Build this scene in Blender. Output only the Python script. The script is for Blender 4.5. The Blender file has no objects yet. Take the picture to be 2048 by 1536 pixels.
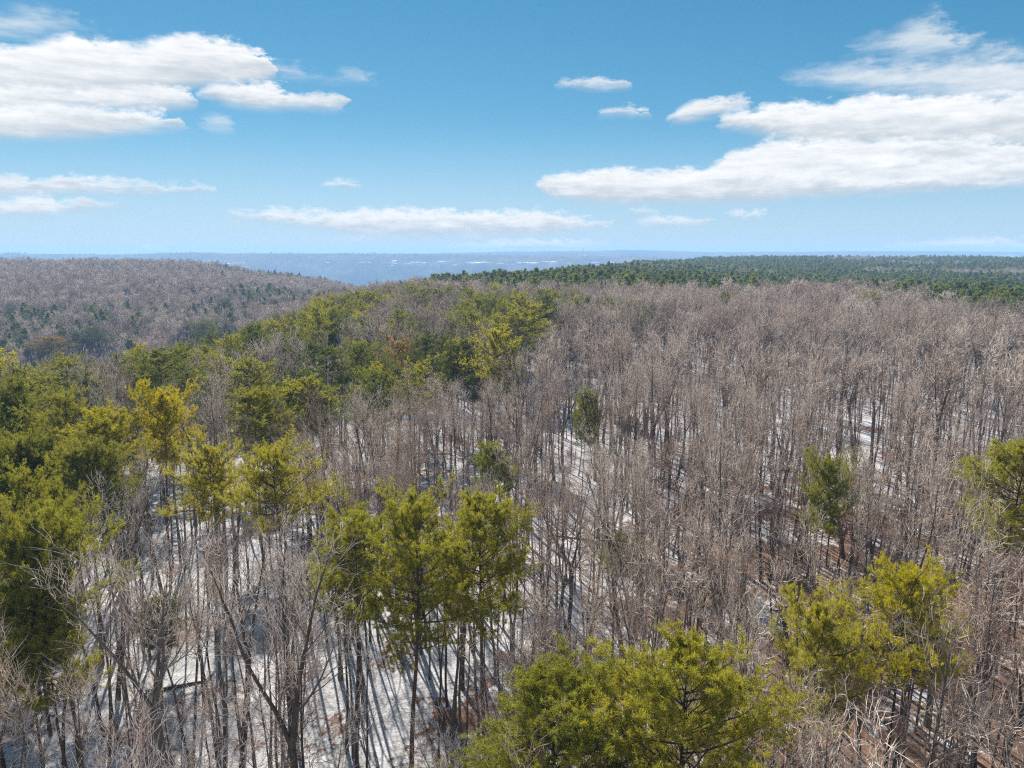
import bpy, math, random
import numpy as np
from math import radians, sin, cos, pi

scene = bpy.context.scene
C = scene.collection

# ------------------------------------------------------------------ camera
CAM_Z = 31.0
FPX = 1409.0                       # focal length in pixels of a 2048 x 1536 frame
PITCH = math.atan((768 - 503) / FPX)
cam_data = bpy.data.cameras.new("camera")
cam_data.sensor_width = 36.0
cam_data.lens = 36.0 * FPX / 2048.0
cam_data.clip_start = 0.5
cam_data.clip_end = 60000.0
cam = bpy.data.objects.new("camera", cam_data)
cam.location = (0, 0, CAM_Z)
cam.rotation_euler = (pi / 2 - PITCH, 0, 0)
C.objects.link(cam)
scene.camera = cam

SUN_AZ = -21.0                     # degrees from +Y, negative to the left
SUN_EL = 37.0
SKY_STRENGTH = 0.05
SUN_STRENGTH = 5.0
EXPOSURE = 1.42

scene.render.engine = 'CYCLES'
scene.view_settings.view_transform = 'Standard'
scene.view_settings.look = 'None'
scene.view_settings.gamma = 1.0
scene.view_settings.exposure = EXPOSURE
scene.view_settings.use_curve_mapping = False
cy = scene.cycles
cy.max_bounces = 3
cy.diffuse_bounces = 3
cy.glossy_bounces = 1
cy.transmission_bounces = 3
cy.volume_bounces = 1
cy.transparent_max_bounces = 4
cy.use_denoising = False
cy.sample_clamp_indirect = 4.0
cy.caustics_reflective = False
cy.caustics_refractive = False
cy.use_adaptive_sampling = True
cy.adaptive_threshold = 0.008
cy.adaptive_min_samples = 16
cy.debug_use_spatial_splits = True
cy.filter_width = 1.2

sun_data = bpy.data.lights.new("sun", 'SUN')
sun_data.energy = SUN_STRENGTH
sun_data.angle = radians(0.53)
sun_data.color = (1.0, 0.94, 0.84)
sun = bpy.data.objects.new("sun", sun_data)
sun.rotation_euler = (radians(90 - SUN_EL), 0, radians(180 - SUN_AZ))
sun.location = (-40, 110, 120)
C.objects.link(sun)


def px_dir(x, y):
    """direction of a photograph pixel (2048 x 1536 frame)"""
    f = np.array([0, cos(PITCH), -sin(PITCH)])
    u = np.array([0, sin(PITCH), cos(PITCH)])
    r = np.array([1.0, 0, 0])
    d = f * FPX + r * (x - 1024) + u * (768 - y)
    return d / np.linalg.norm(d)


def px_azel(x, y):
    d = px_dir(x, y)
    return math.degrees(math.atan2(d[0], d[1])), math.degrees(math.asin(d[2]))


def project(P):
    """world points (N,3) -> photograph pixels"""
    P = np.asarray(P, float)
    X = P[:, 0]; Y = P[:, 1]; Z = P[:, 2] - CAM_Z
    zc = Y * cos(PITCH) - Z * sin(PITCH)
    yc = Y * sin(PITCH) + Z * cos(PITCH)
    zc = np.where(zc < 0.5, 0.5, zc)
    return 1024 + FPX * X / zc, 768 - FPX * yc / zc


# ------------------------------------------------------------------ world: sky and clouds
world = bpy.data.worlds.new("World")
scene.world = world
world.use_nodes = True
wn = world.node_tree
wn.nodes.clear()
try:
    world.cycles.sampling_method = 'NONE'
except Exception:
    pass


def build_world():
    N, L = wn.nodes, wn.links

    def math_node(op, a, b=None, c=None, clamp=False):
        n = N.new('ShaderNodeMath'); n.operation = op; n.use_clamp = clamp
        for i, v in enumerate((a, b, c)):
            if v is None:
                continue
            if isinstance(v, (int, float)):
                n.inputs[i].default_value = v
            else:
                L.new(v, n.inputs[i])
        return n.outputs[0]

    def smooth(v, lo, hi):
        n = N.new('ShaderNodeMapRange'); n.interpolation_type = 'SMOOTHSTEP'
        L.new(v, n.inputs[0])
        n.inputs[1].default_value = lo; n.inputs[2].default_value = hi
        return n.outputs[0]

    def mix(fac, a, b):
        n = N.new('ShaderNodeMix'); n.data_type = 'RGBA'
        for s, v in ((n.inputs[0], fac), (n.inputs[6], a), (n.inputs[7], b)):
            if isinstance(v, (int, float)):
                s.default_value = v
            elif isinstance(v, tuple):
                s.default_value = (*v, 1)
            else:
                L.new(v, s)
        return n.outputs[2]

    def noise(vec, scale, detail, rough=0.55):
        n = N.new('ShaderNodeTexNoise'); n.noise_dimensions = '3D'
        L.new(vec, n.inputs['Vector'])
        n.inputs['Scale'].default_value = scale
        n.inputs['Detail'].default_value = detail
        n.inputs['Roughness'].default_value = rough
        return n.outputs[0]

    out = N.new('ShaderNodeOutputWorld')
    bg = N.new('ShaderNodeBackground')
    L.new(bg.outputs[0], out.inputs[0])
    sky = N.new('ShaderNodeTexSky')
    sky.sky_type = 'NISHITA'
    sky.sun_disc = False
    sky.sun_elevation = radians(SUN_EL)
    sky.sun_rotation = radians(SUN_AZ)
    sky.altitude = 400
    sky.air_density = 0.6
    sky.dust_density = 0.0
    sky.ozone_density = 1.6
    # the photograph's colour response: a flatter, slightly more cyan blue, the same over the whole sky
    sp = N.new('ShaderNodeSeparateColor'); L.new(sky.outputs[0], sp.inputs[0])
    cc = N.new('ShaderNodeCombineColor')
    for ch, (g, k) in enumerate(((1.2, 0.92), (0.72, 0.68), (0.56, 0.63))):
        v = math_node('POWER', math_node('MULTIPLY', sp.outputs[ch], SKY_STRENGTH), g)
        L.new(math_node('MULTIPLY', v, k), cc.inputs[ch])
    sky_col = cc.outputs[0]
    bg.inputs[1].default_value = 0.745

    tc = N.new('ShaderNodeTexCoord')
    nrm = N.new('ShaderNodeVectorMath'); nrm.operation = 'NORMALIZE'
    L.new(tc.outputs['Generated'], nrm.inputs[0])
    sep = N.new('ShaderNodeSeparateXYZ'); L.new(nrm.outputs[0], sep.inputs[0])
    az = math_node('MULTIPLY', math_node('ARCTAN2', sep.outputs[0], sep.outputs[1]), 180 / pi)
    el = math_node('MULTIPLY', math_node('ARCSINE', sep.outputs[2]), 180 / pi)
    cmb = N.new('ShaderNodeCombineXYZ')
    L.new(az, cmb.inputs[0])
    L.new(math_node('MULTIPLY', el, 2.1), cmb.inputs[1])
    vec = cmb.outputs[0]
    n_big = math_node('SUBTRACT', noise(vec, 0.32, 1.5), 0.5)
    n_mid = math_node('SUBTRACT', noise(vec, 0.8, 6.0, 0.6), 0.5)
    cmb2 = N.new('ShaderNodeCombineXYZ')
    L.new(math_node('MULTIPLY', az, 0.45), cmb2.inputs[0])
    L.new(math_node('MULTIPLY', el, 2.6), cmb2.inputs[1])
    cmb2.inputs[2].default_value = 7.3
    n_str = math_node('SUBTRACT', noise(cmb2.outputs[0], 0.55, 4.0, 0.6), 0.5)

    el_top = math_node('ADD', el, math_node('ADD', math_node('MULTIPLY', n_big, 0.9), math_node('MULTIPLY', n_mid, 1.9)))
    el_bot = math_node('ADD', el, math_node('MULTIPLY', n_str, 0.7))
    az_w = math_node('ADD', az, math_node('MULTIPLY', n_mid, 3.0))
    azn = math_node('MULTIPLY_ADD', az_w, 1 / 88.0, 0.5)          # -44..44 deg -> 0..1

    E0, E1 = -6.0, 24.0

    AZR = 44.0

    def layer(col, clouds, soft_t=0.65, soft_b=1.0, dens=1.0, base=(0.285, 0.316, 0.347), lit=(0.520, 0.524, 0.528), wispy=0.0):
        """one sheet of clouds; clouds: list of (top outline, bottom outline) in pixels, side by side"""
        tops, bots = [], []
        for top, bot in clouds:
            for pts, side in ((top, 1), (bot, -1)):
                dst = tops if side == 1 else bots
                x0, y0 = pts[0]; x1, y1 = pts[-1]
                if x0 > -250:
                    dst.append((x0 - 9, y0 + 26 * side))
                dst.extend(pts)
                if x1 < 2250:
                    dst.append((x1 + 9, y1 + 26 * side))
        outs = []
        for pts in (tops, bots):
            n = N.new('ShaderNodeFloatCurve')
            cm = n.mapping.curves[0]
            q = []
            for (x, y) in pts:
                a_, e_ = px_azel(x, y)
                q.append((a_ / (2 * AZR) + 0.5, (e_ - E0) / (E1 - E0)))
            q.sort()
            if q[0][0] > 0.001: q.insert(0, (0.0, q[0][1]))
            if q[-1][0] < 0.999: q.append((1.0, q[-1][1]))
            cm.points[0].location = q[0]; cm.points[1].location = q[-1]
            for p in q[1:-1]:
                cm.points.new(*p)
            for p in cm.points:
                p.handle_type = 'AUTO_CLAMPED'
            n.mapping.extend = 'HORIZONTAL'
            n.mapping.update()
            L.new(azn, n.inputs['Value'])
            outs.append(math_node('MULTIPLY_ADD', n.outputs[0], E1 - E0, E0))
        t, b = outs
        th = math_node('SUBTRACT', t, b)
        dt = math_node('DIVIDE', math_node('SUBTRACT', t, el_top), soft_t)
        db = math_node('DIVIDE', math_node('SUBTRACT', el_bot, b), soft_b)
        d = math_node('MINIMUM', dt, db)
        if wispy:
            d = math_node('MULTIPLY_ADD', n_str, wispy, math_node('MULTIPLY', d, 0.5))
        d = math_node('MINIMUM', d, math_node('MULTIPLY_ADD', th, 4.0, -0.3))
        a_ = smooth(d, -0.2, 1.0)
        if dens != 1.0:
            a_ = math_node('MULTIPLY', a_, dens)
        h = math_node('DIVIDE', math_node('SUBTRACT', el_top, b), math_node('MAXIMUM', th, 0.5))
        h = math_node('MULTIPLY_ADD', n_str, 1.1, h)
        return mix(a_, col, mix(smooth(h, 0.0, 1.05), base, lit))

    col = sky_col
    # thin veil near the horizon of the whole sky
    veil = math_node('MULTIPLY', math_node('SUBTRACT', 1.0, smooth(el, -1.5, 10.5)), 0.85)
    col = mix(veil, col, (0.257, 0.346, 0.428))
    # clouds all round, out of the picture, of the same kind as those in it
    away = math_node('MAXIMUM', smooth(math_node('ABSOLUTE', az), 41, 50), smooth(el, 20, 26))
    gen = math_node('MULTIPLY', smooth(noise(vec, 0.075, 3.0, 0.55), 0.54, 0.66), away)
    gen = math_node('MULTIPLY', gen, smooth(el, 0.5, 5))
    col = mix(gen, col, (0.406, 0.421, 0.432))

    W = dict(soft_t=0.8, soft_b=0.8, base=(0.335, 0.378, 0.414), lit=(0.442, 0.457, 0.471))
    col = layer(col, [
        ([(-300, 20), (0, 18), (60, 8), (130, 18), (175, 50), (215, 72)], [(-300, 95), (0, 84), (60, 84), (120, 70), (175, 66), (215, 80)]),
        ([(525, 126), (580, 124), (640, 148), (700, 134), (735, 142), (752, 158)], [(525, 140), (580, 160), (640, 168), (700, 168), (735, 170), (752, 164)]),
        ([(1690, 88), (1760, 70), (1800, 46), (1850, 24), (1890, 30), (1920, 56), (1980, 80), (2100, 86), (2300, 90)],
         [(1690, 98), (1760, 108), (1830, 126), (1890, 122), (1960, 120), (2100, 125), (2300, 130)])], wispy=0.8, dens=0.85, **W)
    col = layer(col, [
        ([(400, 236), (440, 228), (470, 240)], [(400, 252), (440, 266), (470, 262)]),
        ([(1560, 150), (1660, 128), (1720, 114), (1780, 118), (1860, 110), (1950, 100), (2060, 104), (2300, 100)],
         [(1560, 160), (1660, 180), (1760, 194), (1860, 205), (1960, 215), (2060, 220), (2300, 225)])], wispy=0.6, dens=0.95, **W)
    col = layer(col, [   # A
        ([(-300, 80), (0, 84), (60, 82), (150, 64), (230, 80), (300, 74), (390, 64), (450, 74), (505, 88), (535, 112), (552, 140)],
         [(-300, 215), (0, 215), (260, 205), (400, 182), (500, 176), (552, 160)]),
        ([(1112, 160), (1150, 153), (1190, 150), (1240, 157), (1268, 168)], [(1112, 168), (1150, 178), (1200, 183), (1245, 183), (1268, 178)]),
        ([(1338, 232), (1360, 212), (1400, 196), (1470, 190), (1512, 198)], [(1338, 246), (1370, 252), (1420, 242), (1470, 228), (1512, 210)])])
    col = layer(col, [   # B
        ([(-300, 168), (0, 165), (180, 172), (270, 164), (350, 168), (395, 190)], [(-300, 235), (0, 232), (250, 230), (350, 226), (395, 214)]),
        ([(650, 360), (670, 354), (700, 356), (722, 366)], [(650, 370), (670, 379), (705, 380), (722, 376)]),
        ([(1190, 226), (1215, 213), (1260, 208), (1295, 224)], [(1190, 238), (1215, 238), (1260, 236), (1295, 238)]),
        ([(1428, 242), (1470, 214), (1530, 206), (1640, 198), (1730, 188), (1850, 186), (1950, 182), (2060, 182), (2300, 180)],
         [(1428, 256), (1500, 272), (1600, 294), (1750, 304), (1900, 304), (2060, 304), (2300, 304)])])
    col = layer(col, [   # C
        ([(-300, 205), (0, 206), (150, 202), (300, 212), (345, 230), (366, 250)], [(-300, 290), (0, 287), (150, 284), (250, 276), (330, 266), (366, 262)]),
        ([(398, 180), (420, 162), (490, 155), (545, 164), (590, 184), (640, 182), (675, 184), (690, 196)], [(398, 196), (440, 214), (530, 226), (600, 225), (650, 228), (690, 220)]),
        ([(885, 491), (960, 482), (1080, 476), (1180, 484), (1215, 489)], [(885, 500), (960, 506), (1080, 506), (1180, 503), (1215, 498)]),
        ([(1248, 420), (1290, 413), (1328, 420)], [(1248, 430), (1290, 434), (1328, 430)]),
        ([(1445, 312), (1480, 290), (1560, 274), (1700, 274), (1850, 268), (2060, 274), (2300, 276)], [(1445, 328), (1550, 348), (1700, 348), (1900, 348), (2060, 348), (2300, 348)])])
    col = layer(col, [   # D
        ([(-300, 344), (0, 346), (40, 342), (80, 352), (130, 342), (200, 352), (300, 362), (390, 370), (445, 374)], [(-300, 398), (0, 398), (150, 393), (300, 393), (400, 389), (445, 384)]),
        ([(655, 478), (700, 471), (745, 477)], [(655, 486), (700, 489), (745, 486)]),
        ([(1310, 342), (1420, 328), (1480, 300), (1600, 304), (1750, 303), (1900, 310), (2060, 308), (2300, 310)], [(1310, 364), (1480, 378), (1700, 382), (1900, 378), (2060, 374), (2300, 372)])])
    col = layer(col, [   # E
        ([(-300, 398), (0, 398), (80, 390), (150, 398), (210, 399), (242, 401)], [(-300, 442), (0, 440), (100, 438), (180, 427), (225, 420), (242, 412)]),
        ([(450, 424), (500, 419), (560, 417), (660, 419), (760, 413), (860, 415), (960, 421), (1080, 418), (1130, 425), (1180, 436), (1225, 444)],
         [(450, 434), (520, 448), (620, 462), (720, 478), (860, 482), (1000, 480), (1100, 474), (1180, 463), (1225, 454)]),
        ([(1268, 441), (1330, 431), (1400, 433), (1422, 442)], [(1268, 451), (1330, 457), (1400, 457), (1422, 452)]),
        ([(1452, 424), (1490, 414), (1538, 426)], [(1452, 434), (1490, 443), (1538, 437)]),
        ([(1760, 492), (1850, 482), (1950, 472), (2060, 480), (2300, 480)], [(1760, 502), (1850, 507), (2060, 508), (2300, 508)])])
    col = layer(col, [   # F
        ([(-300, 497), (60, 497), (120, 501), (240, 497), (270, 490), (310, 489), (360, 497), (400, 500)], [(-300, 520), (0, 515), (400, 515)]),
        ([(1072, 372), (1090, 350), (1140, 340), (1250, 332), (1330, 334), (1450, 328), (1600, 336), (1700, 342), (1850, 343), (2060, 350), (2300, 352)],
         [(1072, 388), (1100, 398), (1160, 411), (1300, 416), (1450, 414), (1600, 405), (1750, 395), (1900, 387), (2060, 377), (2300, 375)])])
    L.new(col, bg.inputs[0])


build_world()

# ------------------------------------------------------------------ helpers
def vnoise(x, y, seed=0):
    """smooth value noise, 0..1, unit lattice"""
    x = np.asarray(x, float); y = np.asarray(y, float)
    xi = np.floor(x).astype(np.int64); yi = np.floor(y).astype(np.int64)
    fx = x - xi; fy = y - yi
    fx = fx * fx * (3 - 2 * fx); fy = fy * fy * (3 - 2 * fy)

    def h(a, b):
        n = (a * 374761393 + b * 668265263 + seed * 982451653) & 0xffffffff
        n = ((n ^ (n >> 13)) * 1274126177) & 0xffffffff
        n = n ^ (n >> 16)
        return (n & 0xffff) / 65535.0
    return (h(xi, yi) * (1 - fx) + h(xi + 1, yi) * fx) * (1 - fy) + (h(xi, yi + 1) * (1 - fx) + h(xi + 1, yi + 1) * fx) * fy


def fbm(x, y, seed=0, octv=4):
    s = 0; a = 0.5; t = 0
    for k in range(octv):
        s = s + a * vnoise(x * 2 ** k, y * 2 ** k, seed + k * 17); t += a; a *= 0.5
    return s / t


def sstep(a, b, x):
    t = np.clip((np.asarray(x, float) - a) / (b - a), 0, 1)
    return t * t * (3 - 2 * t)


# heights of the land (metres) by bearing, given as the photograph column it is seen in, and distance
T_R = np.array([0, 100, 120, 150, 200, 260, 320, 400, 500, 600, 900, 1200, 1600, 2300, 3500.0])
T_H = {
    -500: [0, 0, -1, -8, -20, -28, -30, -26, -17, -9, 6, -8, -60, -140, -255],
    0: [0, 0, -1, -8, -20, -28, -30, -26, -17, -9, 6, -8, -60, -140, -255],
    256: [0, 0, -1, -7, -19, -27, -29, -25, -17, -9, 6, -10, -70, -150, -255],
    384: [0, 0, 0, -5, -16, -25, -28, -25, -17, -10, 2, -20, -80, -160, -255],
    512: [0, 0, 0, -1, -6, -16, -21, -22, -19, -15, -9, -45, -110, -180, -255],
    640: [0, 0, 0, 0, -1, -4, -10, -15, -18, -18, -18, -60, -130, -200, -258],
    768: [0, 0, 0, 0, 0, 0, -1, -6, -12, -18, -40, -80, -150, -215, -260],
    896: [0, 0, 0, 0, 0, 0, 0, -1, -6, -14, -40, -80, -150, -215, -260],
    1024: [0, 0, 0, 0, 0, 0, 0, 0, -3, -10, -38, -80, -150, -215, -260],
    1152: [0, 0, 0, 0, 0, 0, 0, 0, 0, -1, -12, -50, -120, -200, -260],
    1280: [0, 0, 0, 0, 0, 0, 0, 0, 0, -1, 0, -3, -40, -140, -255],
    1408: [0, 0, 0, 0, 0, 0, 0, -2, -4, -5, -2, 1, 1, -60, -250],
    1664: [0, 0, 0, 0, 0, 0, -1, -4, -7, -8, -4, 1, 3, -40, -240],
    2048: [0, 0, 0, 0, 0, 0, -1, -4, -7, -8, -4, 1, 3, -40, -240],
    2500: [0, 0, 0, 0, 0, 0, -1, -4, -7, -8, -4, 1, 3, -40, -240],
}
T_AZ = np.array([math.atan((c - 1024) / (FPX * cos(PITCH) + 248 * sin(PITCH))) for c in T_H])
T_Z = np.array(list(T_H.values()))


def terrain(x, y):
    x = np.asarray(x, float); y = np.asarray(y, float)
    d = np.hypot(x, y)
    az = np.clip(np.arctan2(x, y), T_AZ[0], T_AZ[-1] - 1e-6)
    rr = np.clip(d, 0, T_R[-1] - 1e-3)
    i = np.clip(np.searchsorted(T_AZ, az, side='right') - 1, 0, len(T_AZ) - 2)
    j = np.clip(np.searchsorted(T_R, rr, side='right') - 1, 0, len(T_R) - 2)
    u = (az - T_AZ[i]) / (T_AZ[i + 1] - T_AZ[i]); v = (rr - T_R[j]) / (T_R[j + 1] - T_R[j])
    h = (T_Z[i, j] * (1 - u) + T_Z[i + 1, j] * u) * (1 - v) + (T_Z[i, j + 1] * (1 - u) + T_Z[i + 1, j + 1] * u) * v
    h = h + 1.4 * (fbm(x / 60, y / 60, 3, 3) - 0.5) * 2 + 0.35 * (fbm(x / 7, y / 7, 5, 2) - 0.5) * 2
    h = h + sstep(150, 700, d) * 2.5 * (fbm(x / 170, y / 170, 8, 3) - 0.5) * 2
    return np.maximum(h, -262 + 6 * fbm(x / 400, y / 400, 30, 2))


def new_mesh(name, V, F, mats, mat_idx=None, smooth=False, attrs=None):
    """triangle or quad mesh straight from arrays"""
    me = bpy.data.meshes.new(name)
    V = np.ascontiguousarray(V, dtype=np.float32)
    F = np.ascontiguousarray(F, dtype=np.int32)
    k = F.shape[1]
    me.vertices.add(len(V)); me.vertices.foreach_set('co', V.ravel())
    me.loops.add(F.size); me.loops.foreach_set('vertex_index', F.ravel())
    me.polygons.add(len(F))
    me.polygons.foreach_set('loop_start', np.arange(0, F.size, k, dtype=np.int32))
    for m in mats:
        me.materials.append(m)
    if mat_idx is not None:
        me.polygons.foreach_set('material_index', np.ascontiguousarray(mat_idx, dtype=np.int32))
    me.polygons.foreach_set('use_smooth', np.full(len(F), bool(smooth)))
    for an, av in (attrs or {}).items():
        at = me.attributes.new(an, 'FLOAT', 'POINT')
        at.data.foreach_set('value', np.ascontiguousarray(av, dtype=np.float32))
    me.update()
    return me


def link(name, me, parent=None):
    o = bpy.data.objects.new(name, me)
    C.objects.link(o)
    if parent is not None:
        o.parent = parent
    return o


# ------------------------------------------------------------------ materials
def mat_new(name):
    m = bpy.data.materials.new(name)
    m.use_nodes = True
    m.node_tree.nodes.clear()
    return m, m.node_tree.nodes, m.node_tree.links


def ramp(N, L, fac, stops):
    r = N.new('ShaderNodeValToRGB')
    e = r.color_ramp.elements
    while len(e) < len(stops):
        e.new(0.5)
    for i, (p, c) in enumerate(stops):
        e[i].position = p; e[i].color = (*c, 1)
    if fac is not None:
        L.new(fac, r.inputs[0])
    return r.outputs[0]


def bark_material(name, stops, scale=6.0, use_tint=False):
    m, N, L = mat_new(name)
    out = N.new('ShaderNodeOutputMaterial')
    d = N.new('ShaderNodeBsdfDiffuse'); d.inputs['Roughness'].default_value = 0.6
    L.new(d.outputs[0], out.inputs[0])
    info = N.new('ShaderNodeObjectInfo')
    if use_tint:
        at = N.new('ShaderNodeAttribute'); at.attribute_name = 'tint'
        src = at.outputs['Fac']
        ad = N.new('ShaderNodeMath'); ad.operation = 'MULTIPLY_ADD'
        L.new(info.outputs['Random'], ad.inputs[0]); ad.inputs[1].default_value = 0.55
        sc = N.new('ShaderNodeMath'); sc.operation = 'MULTIPLY'; L.new(src, sc.inputs[0]); sc.inputs[1].default_value = 0.45
        L.new(sc.outputs[0], ad.inputs[2])
    else:
        tc = N.new('ShaderNodeTexCoord')
        mp = N.new('ShaderNodeMapping'); mp.inputs['Scale'].default_value = (1, 1, 0.25)
        L.new(tc.outputs['Object'], mp.inputs[0])
        nz = N.new('ShaderNodeTexNoise'); nz.inputs['Scale'].default_value = scale; nz.inputs['Detail'].default_value = 3
        L.new(mp.outputs[0], nz.inputs['Vector'])
        sc = N.new('ShaderNodeMath'); sc.operation = 'MULTIPLY'; L.new(nz.outputs[0], sc.inputs[0]); sc.inputs[1].default_value = 0.7
        ad = N.new('ShaderNodeMath'); ad.operation = 'MULTIPLY_ADD'
        L.new(info.outputs['Random'], ad.inputs[0]); ad.inputs[1].default_value = 0.35
        L.new(sc.outputs[0], ad.inputs[2])
    L.new(ramp(N, L, ad.outputs[0], stops), d.inputs['Color'])
    return m


def needle_material(name, stops, transl=0.5, shift=(1.3, 1.15, 0.6)):
    m, N, L = mat_new(name)
    out = N.new('ShaderNodeOutputMaterial')
    d = N.new('ShaderNodeBsdfDiffuse')
    t = N.new('ShaderNodeBsdfTranslucent')
    mx = N.new('ShaderNodeMixShader'); mx.inputs[0].default_value = transl
    L.new(d.outputs[0], mx.inputs[1]); L.new(t.outputs[0], mx.inputs[2]); L.new(mx.outputs[0], out.inputs[0])
    info = N.new('ShaderNodeObjectInfo')
    at = N.new('ShaderNodeAttribute'); at.attribute_name = 'tint'
    sc = N.new('ShaderNodeMath'); sc.operation = 'MULTIPLY'; L.new(at.outputs['Fac'], sc.inputs[0]); sc.inputs[1].default_value = 0.5
    ad = N.new('ShaderNodeMath'); ad.operation = 'MULTIPLY_ADD'
    L.new(info.outputs['Random'], ad.inputs[0]); ad.inputs[1].default_value = 0.5
    L.new(sc.outputs[0], ad.inputs[2])
    col = ramp(N, L, ad.outputs[0], stops)
    L.new(col, d.inputs['Color'])
    v = N.new('ShaderNodeVectorMath'); v.operation = 'MULTIPLY'
    L.new(col, v.inputs[0]); v.inputs[1].default_value = shift
    L.new(v.outputs[0], t.inputs['Color'])
    return m


M = {}
M['hw_trunk'] = bark_material('hardwood_bark', [(0.15, (0.050, 0.040, 0.034)), (0.5, (0.105, 0.088, 0.076)), (0.85, (0.21, 0.19, 0.172))])
M['hw_limb'] = bark_material('hardwood_limb_bark', [(0.1, (0.095, 0.074, 0.062)), (0.5, (0.20, 0.165, 0.14)), (0.9, (0.36, 0.32, 0.285))], 3.0)
M['hw_twig'] = bark_material('hardwood_twig_bark', [(0.05, (0.30, 0.205, 0.155)), (0.35, (0.54, 0.43, 0.355)), (0.65, (0.72, 0.62, 0.53)), (0.95, (0.80, 0.72, 0.62))], use_tint=True)
M['sap_twig'] = bark_material('sapling_twig_bark', [(0.1, (0.22, 0.125, 0.105)), (0.6, (0.38, 0.25, 0.22)), (0.95, (0.48, 0.37, 0.33))], use_tint=True)
M['pine_trunk'] = bark_material('pine_bark', [(0.15, (0.045, 0.030, 0.024)), (0.5, (0.105, 0.068, 0.052)), (0.9, (0.19, 0.125, 0.095))])
M['pine_limb'] = bark_material('pine_limb_bark', [(0.15, (0.055, 0.045, 0.038)), (0.9, (0.15, 0.12, 0.10))])
M['needle'] = needle_material('pine_needles', [(0.0, (0.080, 0.105, 0.038)), (0.35, (0.145, 0.172, 0.050)), (0.7, (0.210, 0.225, 0.056)), (1.0, (0.29, 0.28, 0.062))], transl=0.45)
M['needle_bright'] = needle_material('bright_pine_needles', [(0.0, (0.120, 0.140, 0.034)), (0.4, (0.215, 0.230, 0.042)), (1.0, (0.335, 0.315, 0.050))])
M['needle_yellow'] = needle_material('yellowing_pine_needles', [(0.0, (0.20, 0.19, 0.02)), (0.5, (0.35, 0.32, 0.026)), (1.0, (0.44, 0.38, 0.03))])
M['needle_deep'] = needle_material('deep_green_pine_needles', [(0.0, (0.050, 0.075, 0.032)), (0.5, (0.098, 0.128, 0.046)), (1.0, (0.165, 0.185, 0.060))], transl=0.42)
M['needle_rust'] = needle_material('dead_rust_pine_needles', [(0.0, (0.17, 0.085, 0.045)), (0.5, (0.30, 0.155, 0.075)), (1.0, (0.38, 0.22, 0.11))], shift=(1.1, 1.0, 0.8))
M['needle_plantation'] = needle_material('plantation_pine_needles', [(0.0, (0.060, 0.105, 0.030)), (0.45, (0.135, 0.185, 0.040)), (1.0, (0.26, 0.275, 0.045))], transl=0.4)


def ground_material():
    m, N, L = mat_new('snow_and_leaf_litter')
    out = N.new('ShaderNodeOutputMaterial')
    b = N.new('ShaderNodeBsdfDiffuse'); b.inputs['Roughness'].default_value = 0.5
    L.new(b.outputs[0], out.inputs[0])
    geo = N.new('ShaderNodeNewGeometry')

    def noise(scale, detail, rough=0.6):
        n = N.new('ShaderNodeTexNoise'); L.new(geo.outputs['Position'], n.inputs['Vector'])
        n.inputs['Scale'].default_value = scale; n.inputs['Detail'].default_value = detail; n.inputs['Roughness'].default_value = rough
        return n.outputs[0]

    def mth(op, a, b_, clamp=False):
        n = N.new('ShaderNodeMath'); n.operation = op; n.use_clamp = clamp
        for i, v in enumerate((a, b_)):
            if isinstance(v, (int, float)): n.inputs[i].default_value = v
            else: L.new(v, n.inputs[i])
        return n.outputs[0]
    at = N.new('ShaderNodeAttribute'); at.attribute_name = 'litter'
    big = noise(0.16, 5, 0.62)
    fine = noise(1.7, 5, 0.7)
    v = mth('ADD', mth('MULTIPLY', big, 0.9), mth('MULTIPLY', fine, 0.8))
    v = mth('ADD', v, at.outputs['Fac'])
    mr = N.new('ShaderNodeMapRange'); mr.interpolation_type = 'SMOOTHSTEP'
    L.new(v, mr.inputs[0]); mr.inputs[1].default_value = 0.90; mr.inputs[2].default_value = 1.0
    litter = ramp(N, L, noise(3.1, 5, 0.75), [(0.25, (0.085, 0.050, 0.036)), (0.5, (0.195, 0.118, 0.082)), (0.75, (0.33, 0.225, 0.165))])
    snow = ramp(N, L, noise(0.9, 6, 0.75), [(0.28, (0.33, 0.30, 0.29)), (0.45, (0.53, 0.53, 0.54)), (0.7, (0.66, 0.66, 0.68))])
    mx = N.new('ShaderNodeMix'); mx.data_type = 'RGBA'
    L.new(mr.outputs[0], mx.inputs[0]); L.new(snow, mx.inputs[6]); L.new(litter, mx.inputs[7])
    # leaf bits and needles lying on the snow
    sp = N.new('ShaderNodeMapRange'); L.new(noise(7.0, 3, 0.8), sp.inputs[0]); sp.inputs[1].default_value = 0.53; sp.inputs[2].default_value = 0.62
    spm = mth('MULTIPLY', sp.outputs[0], 0.6)
    m0 = N.new('ShaderNodeMix'); m0.data_type = 'RGBA'
    L.new(spm, m0.inputs[0]); L.new(mx.outputs[2], m0.inputs[6]); L.new(litter, m0.inputs[7])
    mx = m0
    # woodland floor a long way off, seen only through the trees
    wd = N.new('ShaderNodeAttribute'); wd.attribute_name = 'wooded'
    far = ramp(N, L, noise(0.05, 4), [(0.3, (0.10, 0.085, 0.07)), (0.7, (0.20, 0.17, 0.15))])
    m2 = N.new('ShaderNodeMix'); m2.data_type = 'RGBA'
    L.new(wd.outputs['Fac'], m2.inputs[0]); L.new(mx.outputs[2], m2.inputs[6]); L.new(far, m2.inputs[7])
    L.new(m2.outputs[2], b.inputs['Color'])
    bp = N.new('ShaderNodeBump'); bp.inputs['Strength'].default_value = 0.6; bp.inputs['Distance'].default_value = 0.25
    L.new(fine, bp.inputs['Height']); L.new(bp.outputs[0], b.inputs['Normal'])
    return m


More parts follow.
